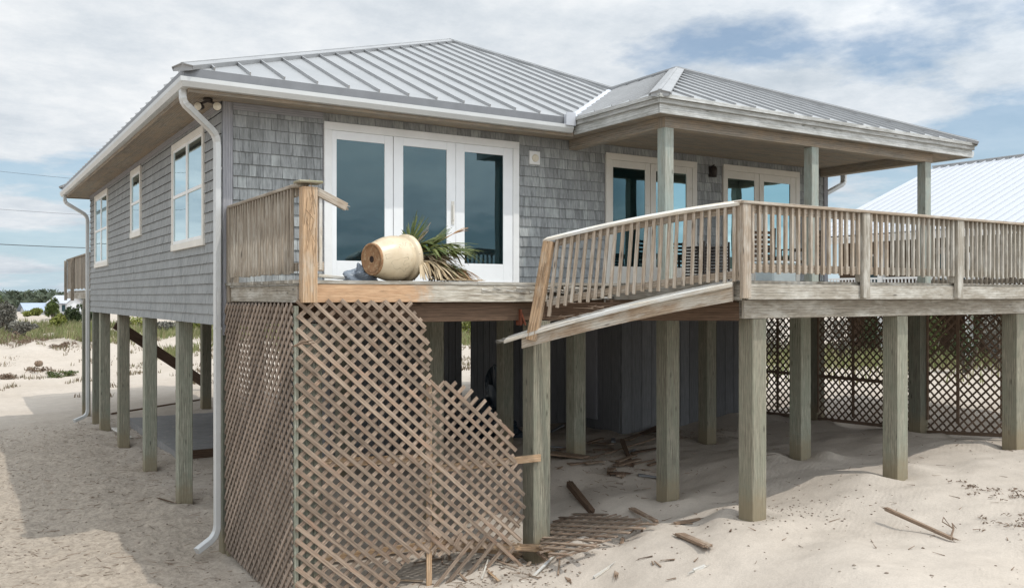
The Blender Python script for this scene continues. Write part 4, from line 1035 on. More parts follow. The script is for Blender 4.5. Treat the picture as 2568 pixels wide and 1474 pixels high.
# crumpled sheet left of the pot
def crumple(name, c, rx, ry, rz, mt, seed, label, cat, nseg=(26, 14)):
    rs = random.Random(seed); mb = MB(); na, nb = nseg; ph = [(rs.uniform(1.5, 5), rs.uniform(1, 4), rs.uniform(0, 6), rs.uniform(.05, .16)) for _ in range(7)]; grid = []
    for j in range(nb+1):
        th = math.pi*.5*j/nb; row = []
        for i in range(na):
            a = 2*math.pi*i/na; r = 1+sum(am*math.sin(k1*a+k2*th*3+p_) for k1, k2, p_, am in [(round(x[0]), x[1], x[2], x[3]) for x in ph])
            row.append(V((c[0]+rx*r*math.cos(a)*math.cos(th), c[1]+ry*r*math.sin(a)*math.cos(th), c[2]+rz*max(0, r)*math.sin(th)*(1 if j else 0)+(0 if j else 0))))
        grid.append(row)
    b0 = len(mb.v)
    for row in grid: mb.v += [tuple(p) for p in row]
    for j in range(nb):
        for i in range(na):
            i2 = (i+1) % na; mb.f.append([b0+j*na+i, b0+j*na+i2, b0+(j+1)*na+i2, b0+(j+1)*na+i]); mb.sm.append(False); mb.uv += [(0, 0)]*4
    o = mb.build(name, mt); tag(o, label, cat); return o
pb0 = at_depth(905, 700, 10.75); crumple('crumpled_sheet', (pb0.x, pb0.y, DECK+.001), .20, .13, .16, M['bag'], 3, 'crumpled grey blue plastic sheet on the deck left of the planter', 'plastic sheet')
mb = MB(); a = at_depth(795, 690, 10.6); a.z = DECK+.07; b = at_depth(900, 702, 11.0); b.z = DECK+.03; mb.beam(a, b, .10, .035); o = mb.build('loose_board', M['white'], None, .003); tag(o, 'pale loose board lying on the deck behind the orange post', 'board')
# dark bags and buckets under the house
bp = on_y(1225, 990, 2.4); crumple('rubbish_bag', (bp.x, bp.y, gz(bp.x, bp.y)), .55, .5, .62, M['bagdark'], 5, 'big dark navy rubbish bag heaped under the house beside a pile', 'bag')
crumple('rubbish_bag', (bp.x+.45, bp.y+.4, gz(bp.x, bp.y)), .25, .25, 1.15, M['bagdark'], 9, 'narrow upright dark bag standing behind the bigger rubbish bag', 'bag')

# outdoor furniture behind the rail
def slat_stack(x, y, w, d, n, z, label):
    t = thing('louvred_stack', (x, y, z), label, 'furniture stack')
    mb = MB()
    for k in range(n): mb.box(x-w/2, x+w/2, y-d/2, y+d/2, z+.05+k*.052, z+.075+k*.052)
    child(mb, 'slats', M['bronze'], t)
    mb = MB()
    for sx in (-1, 1):
        for sy in (-1, 1): mb.box(x+sx*(w/2+.004)-.012, x+sx*(w/2+.004)+.012, y+sy*(d/2)-.012, y+sy*(d/2)+.012, z+.003, z+.1+n*.052)
    child(mb, 'frame', M['bronze'], t)
p = on_y(1770, 690, -1.4); slat_stack(p.x, p.y, .55, .5, 12, DECK, 'stack of dark slatted folding chairs on the deck by the middle porch post')
def deck_chair(x, y, rot, label):
    t = thing('patio_chair', (x, y, DECK), label, 'patio chair', 'dark patio chairs')
    c, s_ = math.cos(rot), math.sin(rot)
    def T(a, b, z): return V((x+a*c-b*s_, y+a*s_+b*c, DECK+z))
    for a in (-.25, .25):
        for b, hh in ((-.24, .64), (.24, 1.0)):
            mb = MB(); mb.beam(T(a, b, .003), T(a, b*(1.0 if b < 0 else 1.15), hh), .035, .035); child(mb, 'leg', M['bronze'], t)
    mb = MB()
    for k in range(7): mb.beam(T(-.25, -.22+k*.07, .43), T(.25, -.22+k*.07, .42), .05, .02)
    child(mb, 'seat', M['brown'], t)
    mb = MB()
    for k in range(6): mb.beam(T(-.24, .27, .52+k*.08), T(.24, .27, .52+k*.08), .015, .05)
    child(mb, 'backrest', M['brown'], t)
    mb = MB()
    for a in (-.26, .26): mb.beam(T(a, -.28, .65), T(a, .28, .65), .05, .025)
    child(mb, 'armrest', M['bronze'], t)
deck_chair(on_y(1890, 700, -1.3).x, -1.3, 2.8, 'dark slatted patio chair seen between balusters just right of the corner post')
deck_chair(on_y(2005, 700, -1.5).x, -1.5, 3.4, 'dark slatted patio chair with high back near the far end of the porch')
tb = V((on_y(1950, 700, -1.9).x, -1.9, DECK)); t = thing('patio_table', tb, 'low dark slatted patio table on the deck between the two patio chairs', 'table')
mb = MB()
for k in range(8): mb.box(tb.x-.45, tb.x+.45, tb.y-.38+k*.095, tb.y-.38+k*.095+.08, DECK+.40, DECK+.425)
child(mb, 'table_top', M['brown'], t)
for sx in (-.4, .4):
    for sy in (-.33, .33): mb = MB(); mb.box(tb.x+sx-.025, tb.x+sx+.025, tb.y+sy-.025, tb.y+sy+.025, DECK+.003, DECK+.399); child(mb, 'leg', M['bronze'], t)
cx = on_y(1945, 700, -4.2).x; t = thing('cool_box', (cx, -4.2, DECK), 'pale grey cool box on the deck behind the first railing bay', 'cool box')
mb = MB(); mb.box(cx-.22, cx+.22, -4.36, -4.04, DECK+.002, DECK+.24); child(mb, 'body', M['aqua'], t, .02); mb = MB(); mb.box(cx-.23, cx+.23, -4.37, -4.03, DECK+.242, DECK+.28); child(mb, 'lid', M['aqua'], t, .01)

# ------------------------------------------------------------------ back deck and stair
bd = thing('rear_deck', (.15, 16.5, 0), 'small grey timber rear deck on a tall post beyond the far corner of the house', 'deck')
mb = MB(); mb.box(.1, 4.5, 14.15, 19.8, DECK-.04, DECK); child(mb, 'deck_floor', M['grey'], bd)
mb = MB(); mb.box(.06, .1, 14.15, 19.8, DECK-.24, DECK-.05); mb.box(.10, 4.5, 19.8, 19.84, DECK-.24, DECK-.05); child(mb, 'rim_board', M['grey'], bd)
mb = MB()
for k in range(52):
    y = 14.2+k*.108; mb.box(.07, .11, y, y+.085, DECK+.06, 4.66)
for k in range(40): mb.box(.15+k*.108, .15+k*.108+.06, 19.78, 19.82, DECK+.06, 4.66)
child(mb, 'railing_boards', M['railside'], bd)
mb = MB(); mb.box(.04, .17, 14.1, 19.85, 4.662, 4.7); mb.box(.171, 4.5, 19.72, 19.85, 4.662, 4.7); child(mb, 'top_rail', M['railside'], bd)
mb = MB(); mb.box(-.03, .06, 17.8, 17.9, DECK-.3, 4.66); child(mb, 'post', M['railside'], bd)
mb = MB(); mb.box(-.02, .06, 19.74, 19.82, DECK-.3, 4.655); child(mb, 'post', M['railside'], bd)
mb = MB(); mb.box(.05, 4.5, 15.55, 15.65, DECK-.52, DECK-.25); child(mb, 'beam', M['grey'], bd)
pile(bd, .14, 15.6, DECK-.521, .2); pile(bd, 4.3, 19.4, DECK-.25, .2)
mb = MB(); a = at_depth(290, 812, 26.0); b = at_depth(525, 968, 28.5); mb.beam(a, b, .06, .29)
o = mb.build('stair_stringer', M['brown']); tag(o, 'dark brown sloping stair stringer seen between the piles at the back of the house', 'stair stringer')

# ------------------------------------------------------------------ debris
def debris(name, u0, v0, u1, v1, w, h, mt, label, cat, lift=(0, 0), spl=True, roll=0.0, group=None, taper=.8):
    a, b = gnd(u0, v0), gnd(u1, v1); a = a+V((0, 0, h*.35+lift[0])); b = b+V((0, 0, h*.35+lift[1])); mb = MB(); mb.beam(a, b, w, h, taper=taper)
    if spl:
        d = (b-a).normalized(); mb.splinters(b, d, w, h, 5, .02, .1); mb.splinters(a, -d, w, h, 5, .02, .1)
    o = mb.build(name, mt, None, .002); tag(o, label, cat, group); return o
debris('driftwood_log', 1428, 1235, 1485, 1288, .09, .09, M['brown'], 'short dark round driftwood log in the shade right of the front pile', 'driftwood', (.1, 0))
debris('broken_plank', 1545, 1445, 1562, 1355, .05, .03, M['drift'], 'thin upright looking stick half buried left of centre in the bright sand', 'plank', (0, .02))
debris('broken_plank', 1330, 1385, 1428, 1458, .05, .035, M['drift'], 'brown plank leaning from the foot of the front pile toward the viewer', 'plank', (.1, 0))
debris('broken_plank', 1585, 1282, 1645, 1314, .08, .03, M['drift'], 'grey splintered plank just above the fallen lattice corner', 'plank', (.03, .03))
debris('broken_plank', 1692, 1314, 1755, 1302, .05, .03, M['drift'], 'short tan stick on bright sand left of the big right hand pile', 'plank')
debris('broken_plank', 1704, 1345, 1775, 1382, .11, .03, M['drift'], 'curled dark grey shard of board on the bright sand below the short tan stick', 'plank', (.02, .05), taper=1)
debris('broken_plank', 1740, 1433, 1768, 1420, .04, .03, M['white'], 'tiny pale wood chip near the bottom centre of the sand', 'plank')
debris('broken_plank', 1490, 1448, 1528, 1422, .05, .02, M['white'], 'small pale splinter left of the thin upright stick', 'plank')
debris('driftwood_stick', 2222, 1313, 2388, 1358, .045, .04, M['drift'], 'long thin driftwood stick on the open sand at lower right', 'driftwood', (.16, .02))
debris('broken_plank', 1305, 1395, 1228, 1440, .04, .03, M['drift'], 'short lath lying under the torn lattice hem', 'plank', (0, 0))
debris('broken_plank', 1400, 1180, 1640, 1105, .03, .025, M['drift'], 'long pale pole lying in the shade beneath the deck', 'plank', (.03, .03))
debris('broken_plank', 1380, 1145, 1470, 1160, .25, .03, M['drift'], 'wide brown board flat on the sand between the inner piles', 'plank', (.05, .08))
debris('broken_plank', 1560, 1120, 1585, 1170, .07, .05, M['brown'], 'dark broken stub standing in the rubbish under the deck', 'plank', (.1, 0))
debris('broken_plank', 280, 1040, 500, 1005, .07, .05, M['brown'], 'long dark board lying across the sand under the back of the house', 'plank', (.02, .02))
debris('broken_plank', 285, 1085, 330, 1100, .1, .04, M['white'], 'pale board end poking from the sand behind the second side pile', 'plank', (.1, 0))
debris('broken_plank', 398, 1252, 432, 1262, .03, .012, M['brown'], 'dry dark husk beside the nearest side pile', 'plank', (.02, .02))
for k in range(26):
    u = R(1370, 1640); v = R(1085, 1195); du = R(-70, 70); dv = R(-18, 18)
    a, b = gnd(u, v), gnd(u+du, v+dv); 
    if (b-a).length > 1.4: b = a+(b-a)*1.4/(b-a).length; b.z = gz(b.x, b.y)
    w_b = R(.04, .16); mb = MB(); mb.beam(a+V((0, 0, R(.01, .05))), b+V((0, 0, R(.01, .08))), w_b, .025, taper=R(.5, 1)); mb.splinters(b+V((0, 0, .03)), b-a, w_b, .025, 3, .02, .1)
    o = mb.build('tumbled_board', random.choice([M['brown'], M['drift'], M['drift'], M['storage']])); tag(o, 'weathered board in the jumble of wreckage on the shaded sand under the deck', 'board', 'tumbled boards under the deck')
for k in range(22):
    u = R(1030, 1400); v = R(1375, 1462) if u < 1330 else R(1395, 1455); a = gnd(u, v); an = R(0, 3.14); L = R(.12, .55); b = V((a.x+math.cos(an)*L, a.y+math.sin(an)*L, 0)); b.z = gz(b.x, b.y)
    mb = MB(); mb.beam(a+V((0, 0, R(.01, .03))), b+V((0, 0, R(.01, .09))), R(.015, .05), .012, taper=R(.3, .9)); mb.splinters(b+V((0, 0, .03)), b-a, .04, .012, 3, .02, .08)
    o = mb.build('loose_lath', random.choice([M['lattice'], M['warm'], M['drift'], M['white']])); tag(o, 'loose splintered lath on the sand at the foot of the torn front lattice', 'lath', 'loose laths below the torn lattice')
for k in range(12):
    u = R(1420, 1850); v = R(1310, 1465); a = gnd(u, v); an = R(0, 3.14); L = R(.06, .2); b = V((a.x+math.cos(an)*L, a.y+math.sin(an)*L, 0)); b.z = gz(b.x, b.y)
    mb = MB(); mb.beam(a+V((0, 0, .012)), b+V((0, 0, .02)), R(.012, .03), .01, taper=R(.3, .9)); mb.splinters(b+V((0, 0, .015)), b-a, .02, .01, 2, .01, .04)
    o = mb.build('wood_splinter', random.choice([M['drift'], M['brown']])); tag(o, 'small wood splinter on the bright sand between the front pile and the big right pile', 'splinter', 'small wood splinters on the open sand')
# long splintered rail lying at the foot of the torn lattice
mb = MB(); a = gnd(800, 1440)+V((0, .3, .1)); b = gnd(1100, 1400)+V((0, .25, .12)); c = gnd(1300, 1405)+V((0, .1, .06))
mb.beam(a, b, .05, .09); mb.beam(b, c, .05, .08, taper=.6); mb.splinters(c, c-b, .05, .08, 8, .04, .2)
for k in range(20):
    p = b.lerp(c, R(-.4, 1))+V((0, R(-.05, .05), R(0, .05))); mb.beam(p, p+(c-b).normalized()*R(.1, .35)+V((0, R(-.05, .05), R(-.02, .04))), R(.01, .03), .012, taper=.2)
o = mb.build('splintered_rail', M['warm'], None, .003); tag(o, 'long splintered orange rail lying on the sand behind the torn lattice hem', 'plank')
mb = MB(); a = on_y(735, 868, YF-.05); mb.tube([at_depth(738, 868, 9.3), at_depth(760, 857, 9.25), at_depth(785, 852, 9.22)], [.012, .014, .006], 6); mb.tube([at_depth(752, 860, 9.27), at_depth(775, 862, 9.2), at_depth(792, 858, 9.18)], [.01, .009, .004], 6)
o = mb.build('twig', M['drift']); tag(o, 'small grey twig caught in the top left corner of the front lattice', 'twig')
mb = MB(); a = gnd(2275, 1500) if False else gnd(2385, 1345); mb.tube([a, a+V((.05, 0, .08)), a+V((.1, .05, .12)), a+V((.2, .06, .05))], [.012, .01, .007, .003], 5); mb.tube([a+V((.05, 0, .08)), a+V((.0, .1, .14)), a+V((.12, .16, .16)), a+V((.18, .1, .04))], [.008, .006, .005, .002], 5)
o = mb.build('twig', M['drift']); tag(o, 'bent forked twig beside the end of the long driftwood stick', 'twig')

# small pebbles, shells and twigs: uncountable
mb = MB()
def pebble(p, r):
    k = len(mb.v); n = 6; zs = R(.35, .7); a0 = R(0, 6); sx = R(.6, 1.4)
    ring = [(p[0]+r*sx*math.cos(a0+6.283*i/n), p[1]+r*math.sin(a0+6.283*i/n), p[2]+R(-.1, .2)*r) for i in range(n)]
    mb.v += ring+[(p[0], p[1], p[2]+r*zs), (p[0], p[1], p[2]-r*.5)]
    for i in range(n): mb.f.append([k+i, k+(i+1) % n, k+n]); mb.sm.append(False); mb.uv += [(0, 0)]*3
    for i in range(n): mb.f.append([k+(i+1) % n, k+i, k+n+1]); mb.sm.append(False); mb.uv += [(0, 0)]*3
cand = []
for k in range(3000):
    x, y = R(-5, 1.2), R(-6, 14); cand.append((x, y, R(.006, .018)*(1.8 if R(0, 1) < .05 else 1)))
for k in range(1200): cand.append((random.gauss(.2, .6), random.gauss(-3.3, 1.0), R(.006, .02)))
for k in range(480): cand.append((R(1, 13), R(-9, -3.2), R(.005, .014)*(1.6 if R(0, 1) < .1 else 1)))
for k in range(300): cand.append((random.gauss(2.9, .5), random.gauss(-3.5, .5), R(.008, .025)))
for k in range(200): cand.append((random.gauss(5.4, .6), random.gauss(-4.9, .4), R(.006, .018)))
ca = np.array(cand); czs = ground_z(ca[:, 0], ca[:, 1])
for (x, y, r), z in zip(cand, czs): pebble((x, y, z+r*.15), r)
M['peb'] = leafmat('mixed_pebble', [(.10, .07, .05), (.16, .12, .09), (.3, .25, .2), (.5, .46, .4)], .9)
o = mb.build('pebbles_and_shells', M['peb']); tag(o, 'scatter of small pebbles, shells and wood bits on the sand', 'pebbles', kind='stuff')
mb = MB(); cand = []
for k in range(1700): cand.append((R(-5, 1.0), R(-5, 14)))
for k in range(160): cand.append((R(3, 13), R(-8, 0)))
for k in range(260): cand.append((random.gauss(5.6, .7), random.gauss(-1.2, .7)))
for k in range(160): cand.append((random.gauss(1.9, .9), random.gauss(-3.2, .35)))
for k in range(160): cand.append((random.gauss(8.8, .5), random.gauss(-.1, .5)))
ca = np.array(cand); czs = ground_z(ca[:, 0], ca[:, 1])
for (x, y), z in zip(cand, czs):
    L = R(.03, .16)*(2 if R(0, 1) < .1 else 1); a = R(0, 6.28); p = V((x, y, z+.006)); q_ = p+V((math.cos(a)*L, math.sin(a)*L, R(0, .02)))
    mb.beam(p, q_, R(.004, .012), R(.003, .008), taper=.4)
o = mb.build('twig_litter', M['drift']); tag(o, 'litter of small twigs and splinters over the sand', 'twig litter', kind='stuff')

# ------------------------------------------------------------------ vegetation
def leaf_cloud(mb, c, rx, ry, rz, n, ls, elong=1.8, lean=0):
    for k in range(n):
        while True:
            d = V((R(-1, 1), R(-1, 1), R(-1, 1)))
            if .15 < d.length < 1: break
        r = .55+.45*R(0, 1)**.5; d = d.normalized()*r
        p = V(c)+V((d.x*rx, d.y*ry, d.z*rz)); a = V((R(-1, 1), R(-1, 1), R(-.3, 1))).normalized()*ls*R(.6, 1.4)*elong/2
        b = a.cross(V((R(-1, 1), R(-1, 1), R(-1, 1)))); b = b.normalized()*ls*.3*R(.6, 1.3) if b.length > 1e-3 else V((ls, 0, 0))
        i = len(mb.v); mb.v += [tuple(p-a), tuple(p+b), tuple(p+a), tuple(p-b)]; mb.f.append([i, i+1, i+2, i+3]); mb.sm.append(False); mb.uv += [(0, 0)]*4
def shrub(u, v_top, v_bot, wpx, d, mt, label, n=900, ls=.12, cat='shrub', name='shrub', clumps=7, stems=5, group='shrubs on the dune'):
    base = at_depth(u, v_bot, d); base.z = gz(base.x, base.y)-.1; h = max(.4, at_depth(u, v_top, d).z-base.z); w = wpx/FPX*d/2
    t = thing(name, base, label, cat, group)
    mb = MB()
    for k in range(stems):
        e = base+V((R(-1, 1)*w*.6, R(-1, 1)*w*.5, h*R(.5, .85))); mb.tube([base+V((R(-.1, .1)*w, R(-.1, .1)*w, 0)), base.lerp(e, .5)+V((R(-.1, .1), R(-.1, .1), .1)), e], [.05*h/2, .035*h/2, .012], 5)
    child(mb, 'stem', M['bark'], t)
    mb = MB()
    for k in range(clumps):
        a = 6.283*k/clumps+R(-.4, .4); rr_ = R(.15, .6)*w; hh = R(.3, .8)
        leaf_cloud(mb, (base.x+math.cos(a)*rr_, base.y+math.sin(a)*rr_*.8, base.z+h*hh), w*R(.35, .6), w*R(.3, .5), h*R(.18, .34), n//clumps, ls)
    child(mb, 'crown', mt, t)
S = shrub
S(18, 752, 832, 64, 50, M['leafgrey'], 'bushy grey leafed shrub at the far left edge of the dune', 1500, .12)
S(58, 805, 842, 70, 46, M['leafgrey'], 'low grey twiggy shrub right of the bigger grey bush', 1000, .1)
S(80, 770, 812, 56, 60, M['leafyel'], 'olive yellow rounded bush in front of the blue roofed house', 1200, .13)
S(132, 747, 806, 38, 58, M['leaf'], 'mid green open bush between the two distant houses', 1100, .13)
S(183, 764, 812, 60, 54, M['leafdark'], 'dark evergreen shrub beside the rear deck post', 1500, .13)
S(142, 788, 824, 62, 50, M['leafyel'], 'bright yellow green low bush above the sand', 1300, .11)
S(8, 745, 800, 46, 70, M['leaf'], 'brownish green bush behind the grey bush at left edge', 1000, .16)
S(240, 775, 822, 80, 56, M['leafdark'], 'dark bush seen between the far downspout and the first side pile', 1100, .13)
S(345, 785, 832, 120, 56, M['leafyel'], 'yellow green bush seen between the second and third side piles', 1100, .12)
S(425, 806, 842, 90, 54, M['leafgrey'], 'grey shrub seen behind the tall nearest side pile', 1100, .12)
S(500, 803, 845, 90, 55, M['leafyel'], 'yellow green bush seen right of the nearest side pile', 1100, .12)
S(1172, 790, 860, 110, 52, M['leafyel'], 'yellow grassy bush framed by the gap between the storage rooms', 1100, .12)
S(835, 800, 850, 90, 54, M['leaf'], 'green bush glimpsed through the left of the front lattice', 900, .12)
for i, (u, d, mt, lb) in enumerate([(1930, 48, 'leafgrey', 'green dune bush behind the lattice fence just right of the big pile'), (2030, 52, 'leafdark', 'dark dune bush behind the lattice fence near its middle pile'), (2110, 46, 'leafgrey', 'greyish dune bush seen through the middle lattice fence panel'),
        (2200, 50, 'leafdark', 'dark dune bush seen at the right of the middle lattice panel'), (2330, 44, 'leaf', 'green dune bush left of the right lattice panel'), (2420, 40, 'leafdark', 'large dark dune bush behind the right lattice panel'), (2500, 42, 'leafgrey', 'greyish dune bush at the right edge behind the lattice panel')]):
    S(u, 792, 846, 110, d*.7, M[mt], lb, 700, .09)
# dune grass
def grass(n, region, hmin, hmax, name, mt, wid=.012):
    mb = MB(); xs_, ys_ = region(n); zs_ = ground_z(xs_, ys_)
    for x, y, z in zip(xs_, ys_, zs_):
        h = R(hmin, hmax); a = R(0, 6.28); l = R(.1, .6)*h; w = wid*R(.7, 1.4); dx, dy = math.cos(a), math.sin(a)
        px, py = RT.x*w, RT.y*w; i = len(mb.v)
        mb.v += [(x-px, y-py, z-.02), (x+px, y+py, z-.02), (x+px*.7+dx*l*.4, y+py*.7+dy*l*.4, z+h*.6), (x-px*.7+dx*l*.4, y-py*.7+dy*l*.4, z+h*.6), (x+dx*l, y+dy*l, z+h)]
        mb.f += [[i, i+1, i+2, i+3], [i+3, i+2, i+4]]; mb.sm += [False, False]; mb.uv += [(0, 0)]*7
    o = mb.build(name, mt); return o
def reg_left(n):
    d = rng.uniform(40, 56, n); u = rng.uniform(-150, 1350, n)
    X_ = EYE.x+FW.x*d+RT.x*(u-CX)/FPX*d; Y_ = EYE.y+FW.y*d+RT.y*(u-CX)/FPX*d
    keep = np.sin(X_*.9+1.1*np.sin(Y_*.5))*np.cos(Y_*.7)+(d-45)/5 > -.1
    return X_[keep], Y_[keep]
o = grass(46000, reg_left, .14, .5, 'dune_grass', M['grass'], .016); tag(o, 'yellow green dune grass along the dune behind the house', 'grass', kind='stuff')
def reg_brush(n):
    d = rng.uniform(29, 45, n); u = rng.uniform(-150, 1250, n)
    X_ = EYE.x+FW.x*d+RT.x*(u-CX)/FPX*d; Y_ = EYE.y+FW.y*d+RT.y*(u-CX)/FPX*d
    k = np.sin(X_*1.7+1.3*np.sin(Y_*.9))*np.cos(Y_*1.5+.8*np.sin(X_*.8))+.45*np.sin(X_*4.1)*np.sin(Y_*3.7)
    keep = k > 1.05-(d-29)/15; return X_[keep], Y_[keep]
M['brush'] = leafmat('dead_brown_brush', [(.12, .085, .055), (.2, .15, .1), (.3, .24, .17), (.16, .17, .08)], .9)
o = grass(26000, reg_brush, .04, .2, 'dead_dune_brush', M['brush'], .014); tag(o, 'dead brown brush scattered over the sandy dune face', 'brush', kind='stuff')
def reg_right(n):
    d = rng.uniform(24, 44, n); u = rng.uniform(1880, 2900, n)
    X_ = EYE.x+FW.x*d+RT.x*(u-CX)/FPX*d; Y_ = EYE.y+FW.y*d+RT.y*(u-CX)/FPX*d; keep = (d > 29)|(rng.uniform(0, 1, n) < .1); return X_[keep], Y_[keep]
o = grass(9000, reg_right, .2, .6, 'dune_grass', M['grass'], .016); tag(o, 'dune grass behind the dark lattice fence at the right', 'grass', kind='stuff')
# dead seaweed and low plants on the left dune face
dl = [(100, 895, 34, 'brown tangled dead plant on the sand left of the rear deck post', 70, 'leafgrey'), (70, 860, 38, 'flat brown dead brush at the top of the sand bank', 90, 'leafgrey'), (137, 895, 33, 'small dark green sprawling plant right of the brown tangle', 45, 'leaf'),
      (172, 888, 34, 'tiny green sprig near the far downspout', 35, 'leaf'), (15, 905, 33, 'low brown plant at the left picture edge', 55, 'leafgrey'), (160, 850, 40, 'greyish brown brush clump below the yellow green bush', 60, 'leafgrey'), (20, 865, 38, 'long flat brown brush at the left picture edge', 110, 'leafgrey')]
for (u, v, d, lb, wpx, mt) in dl:
    p = gnd(u, v); w = wpx/FPX*(p-EYE).dot(FW)/2; mb = MB(); mb2 = MB()
    for k in range(26):
        a = R(0, 6.28); r = R(.1, 1); e = p+V((math.cos(a)*w*r, math.sin(a)*w*r, 0)); e.z = gz(e.x, e.y)+R(.03, .16); s0 = e+V((R(-.15, .15), R(-.15, .15), -.12)); mb2.tube([s0, s0.lerp(e, .5)+V((0, 0, .05)), e], [.014, .01, .004], 4)
        leaf_cloud(mb, e, .12, .12, .05, 14, .06)
    o = thing('dune_plant', p, lb, 'plant', 'low plants on the dune'); child(mb2, 'stem', M['drift'], o); child(mb, 'foliage', M[mt if mt == 'leaf' else 'drift'], o)
p = gnd(97, 912); mb = MB(); mb.lathe([(0, -.1), (.2, -.08), (.26, 0), (.2, .1), (0, .14)], p, (0, 0, 1), 14)
for i, vtx in enumerate(mb.v): mb.v[i] = (p.x+(vtx[0]-p.x)*.62+.02*math.sin(i*3.1), p.y+(vtx[1]-p.y)*.5+.03*math.sin(i*1.7), p.z+(vtx[2]-p.z)*.8+.04*math.sin(i*2.3))
o = mb.build('rock', M['drift']); tag(o, 'brown rock lying alone on the smooth sand at left', 'rock')
# plants at the big right sand
for (u, v, lb) in [(2535, 1245, 'dark sprawling sea plant at the right picture edge on the bright sand'), (2530, 1310, 'second sparse dark plant lower at the right picture edge'), (2440, 1225, 'faint low sprig on the bright sand above the long driftwood stick')]:
    p = gnd(u, v); mb = MB(); mb2 = MB()
    for k in range(16):
        a = R(0, 6.28); r = R(.05, .38); e = p+V((math.cos(a)*r, math.sin(a)*r, 0)); e.z = gz(e.x, e.y)+R(.01, .04); mb2.tube([e+V((R(-.08, .08), R(-.08, .08), -.01)), e], [.005, .002], 4); leaf_cloud(mb, e, .05, .05, .015, 5, .025)
    o = thing('dune_plant', p, lb, 'plant', 'low plants on the dune'); child(mb2, 'stem', M['drift'], o); child(mb, 'foliage', M['drift'], o)
# distant woods
mb = MB()
for k in range(520):
    d = R(210, 420); u = R(-400, 1500) if k < 400 else R(1500, 3200)
    top = (738-12*math.sin(u*.021)-7*math.sin(u*.057+1)) ; h = (V0-top)/FPX*d*R(.5, 1.05)
    p = EYE+FW*d+RT*((u-CX)/FPX*d); zb_ = 0; zt_ = 3.5+h
    leaf_cloud(mb, (p.x, p.y, (zb_+zt_)/2), 6, 6, (zt_-zb_)/2+.4, 150, .9)
M['woods'] = leafmat('hazed_distant_leaf', [(.05, .068, .045), (.075, .095, .06), (.10, .12, .085)])  # leaf tones lightened toward blue, distance haze put into the colour
o = mb.build('distant_woods', M['woods']); tag(o, 'dark green belt of distant woods along the horizon', 'woods', kind='stuff')

# ------------------------------------------------------------------ distant houses
def gable_house(name, c, L, W_, zb, ze, zr_, rot, mw, mr, label, win=3):
    t = thing(name, (c[0], c[1], zb), label, 'house', 'distant houses'); ca, sa = math.cos(rot), math.sin(rot)
    def T(a, b, z): return V((c[0]+a*ca-b*sa, c[1]+a*sa+b*ca, z))
    mb = MB(); l, w = L/2, W_/2
    for q_ in [((-l, -w), (l, -w)), ((l, w), (-l, w))]: mb.face([T(*q_[0], zb), T(*q_[1], zb), T(*q_[1], ze), T(*q_[0], ze)])
    for s_ in (-1, 1): mb.face([T(s_*l, -w*s_, zb), T(s_*l, w*s_, zb), T(s_*l, w*s_, ze), T(s_*l, 0, zr_), T(s_*l, -w*s_, ze)])
    child(mb, 'wall', mw, t)
    mb = MB(); o_ = .6
    for s_ in (-1, 1):
        sl = (zr_-ze)/w; mb.face([T(-l-o_, s_*(w+o_), ze-sl*o_), T(l+o_, s_*(w+o_), ze-sl*o_), T(l+o_, 0, zr_), T(-l-o_, 0, zr_)]); mb.face([T(-l-o_, s_*(w+o_), ze-sl*o_-.15), T(l+o_, s_*(w+o_), ze-sl*o_-.15), T(l+o_, 0, zr_-.15), T(-l-o_, 0, zr_-.15)])
    child(mb, 'roof', mr, t)
    for k in range(win):
        for s_ in (-1, 1):
            a = -l+L*(k+.7)/(win+.4); mb = MB(); mb.hexa([T(a, s_*(w+.0), ze-1.9), T(a+.9, s_*w, ze-1.9), T(a+.9, s_*(w+.05), ze-1.9), T(a, s_*(w+.05), ze-1.9), T(a, s_*w, ze-.7), T(a+.9, s_*w, ze-.7), T(a+.9, s_*(w+.05), ze-.7), T(a, s_*(w+.05), ze-.7)]); child(mb, 'window', M['darkint'], t)
M['blueroof'] = plain('pale_blue_metal_roofing', (.34, .40, .50), .45, .1, .05, .6, 0)
M['palewall'] = plain('white_clapboard', (.66, .67, .68), .7, 0, .05, .8, .1)
p = at_depth(108, 780, 165); gable_house('distant_house', (p.x, p.y), 6.5, 4, 0, 1.2, 2.35, math.radians(12), M['palewall'], M['blueroof'], 'small distant white house with pale blue roof')
p = at_depth(165, 775, 165); gable_house('distant_house', (p.x, p.y), 4.5, 3.0, 0, 2.7, 3.75, math.radians(-58), M['palewall'], M['whiteroof'], 'small distant white house with white gabled roof beside the rear deck', 2)
# neighbour at right
nb = thing('neighbour_house', (38, 8, 1.2), 'neighbouring house with a broad white ribbed metal roof behind the right railing', 'house')
EX, RX = 28.5, 38.0
e0 = V((EX, 14.2, 6.05)); e1 = V((EX, -6, 6.05)); r0 = V((RX, 14.0, 9.85)); r1 = V((RX, -6, 9.85)); e2 = V((2*RX-EX, 14.2, 6.05)); e3 = V((2*RX-EX, -6, 6.05))
mb = MB()
for f_ in ([e1, r1, r0, e0], [e0, r0, e2], [e2, r0, r1, e3]): mb.face(f_); mb.face([p-V((0, 0, .15)) for p in reversed(f_)])
rf = child(mb, 'roof', M['whiteroof'], nb)
mb = MB(); y = -5.8; sv = (r0-V((EX, 14, 6.05)))
n_ = V((-sv.z, 0, sv.x)).normalized()
while y < 13.9:
    k = 1.0
    a = V((EX, y, 6.05)); mb.beam(a+n_*.025, a+sv*k+n_*.025, .06, .06, side=(0, 1, 0)); y += .45
M['whiteseam'] = plain('white_roof_rib', (.54, .56, .59), .5, 0, .02, 1, 0)
child(mb, 'seam', M['whiteseam'], rf)
mb = MB(); mb.beam(r0+V((0, 0, .06)), r1+V((0, 0, .06)), .25, .06); y = -5.8
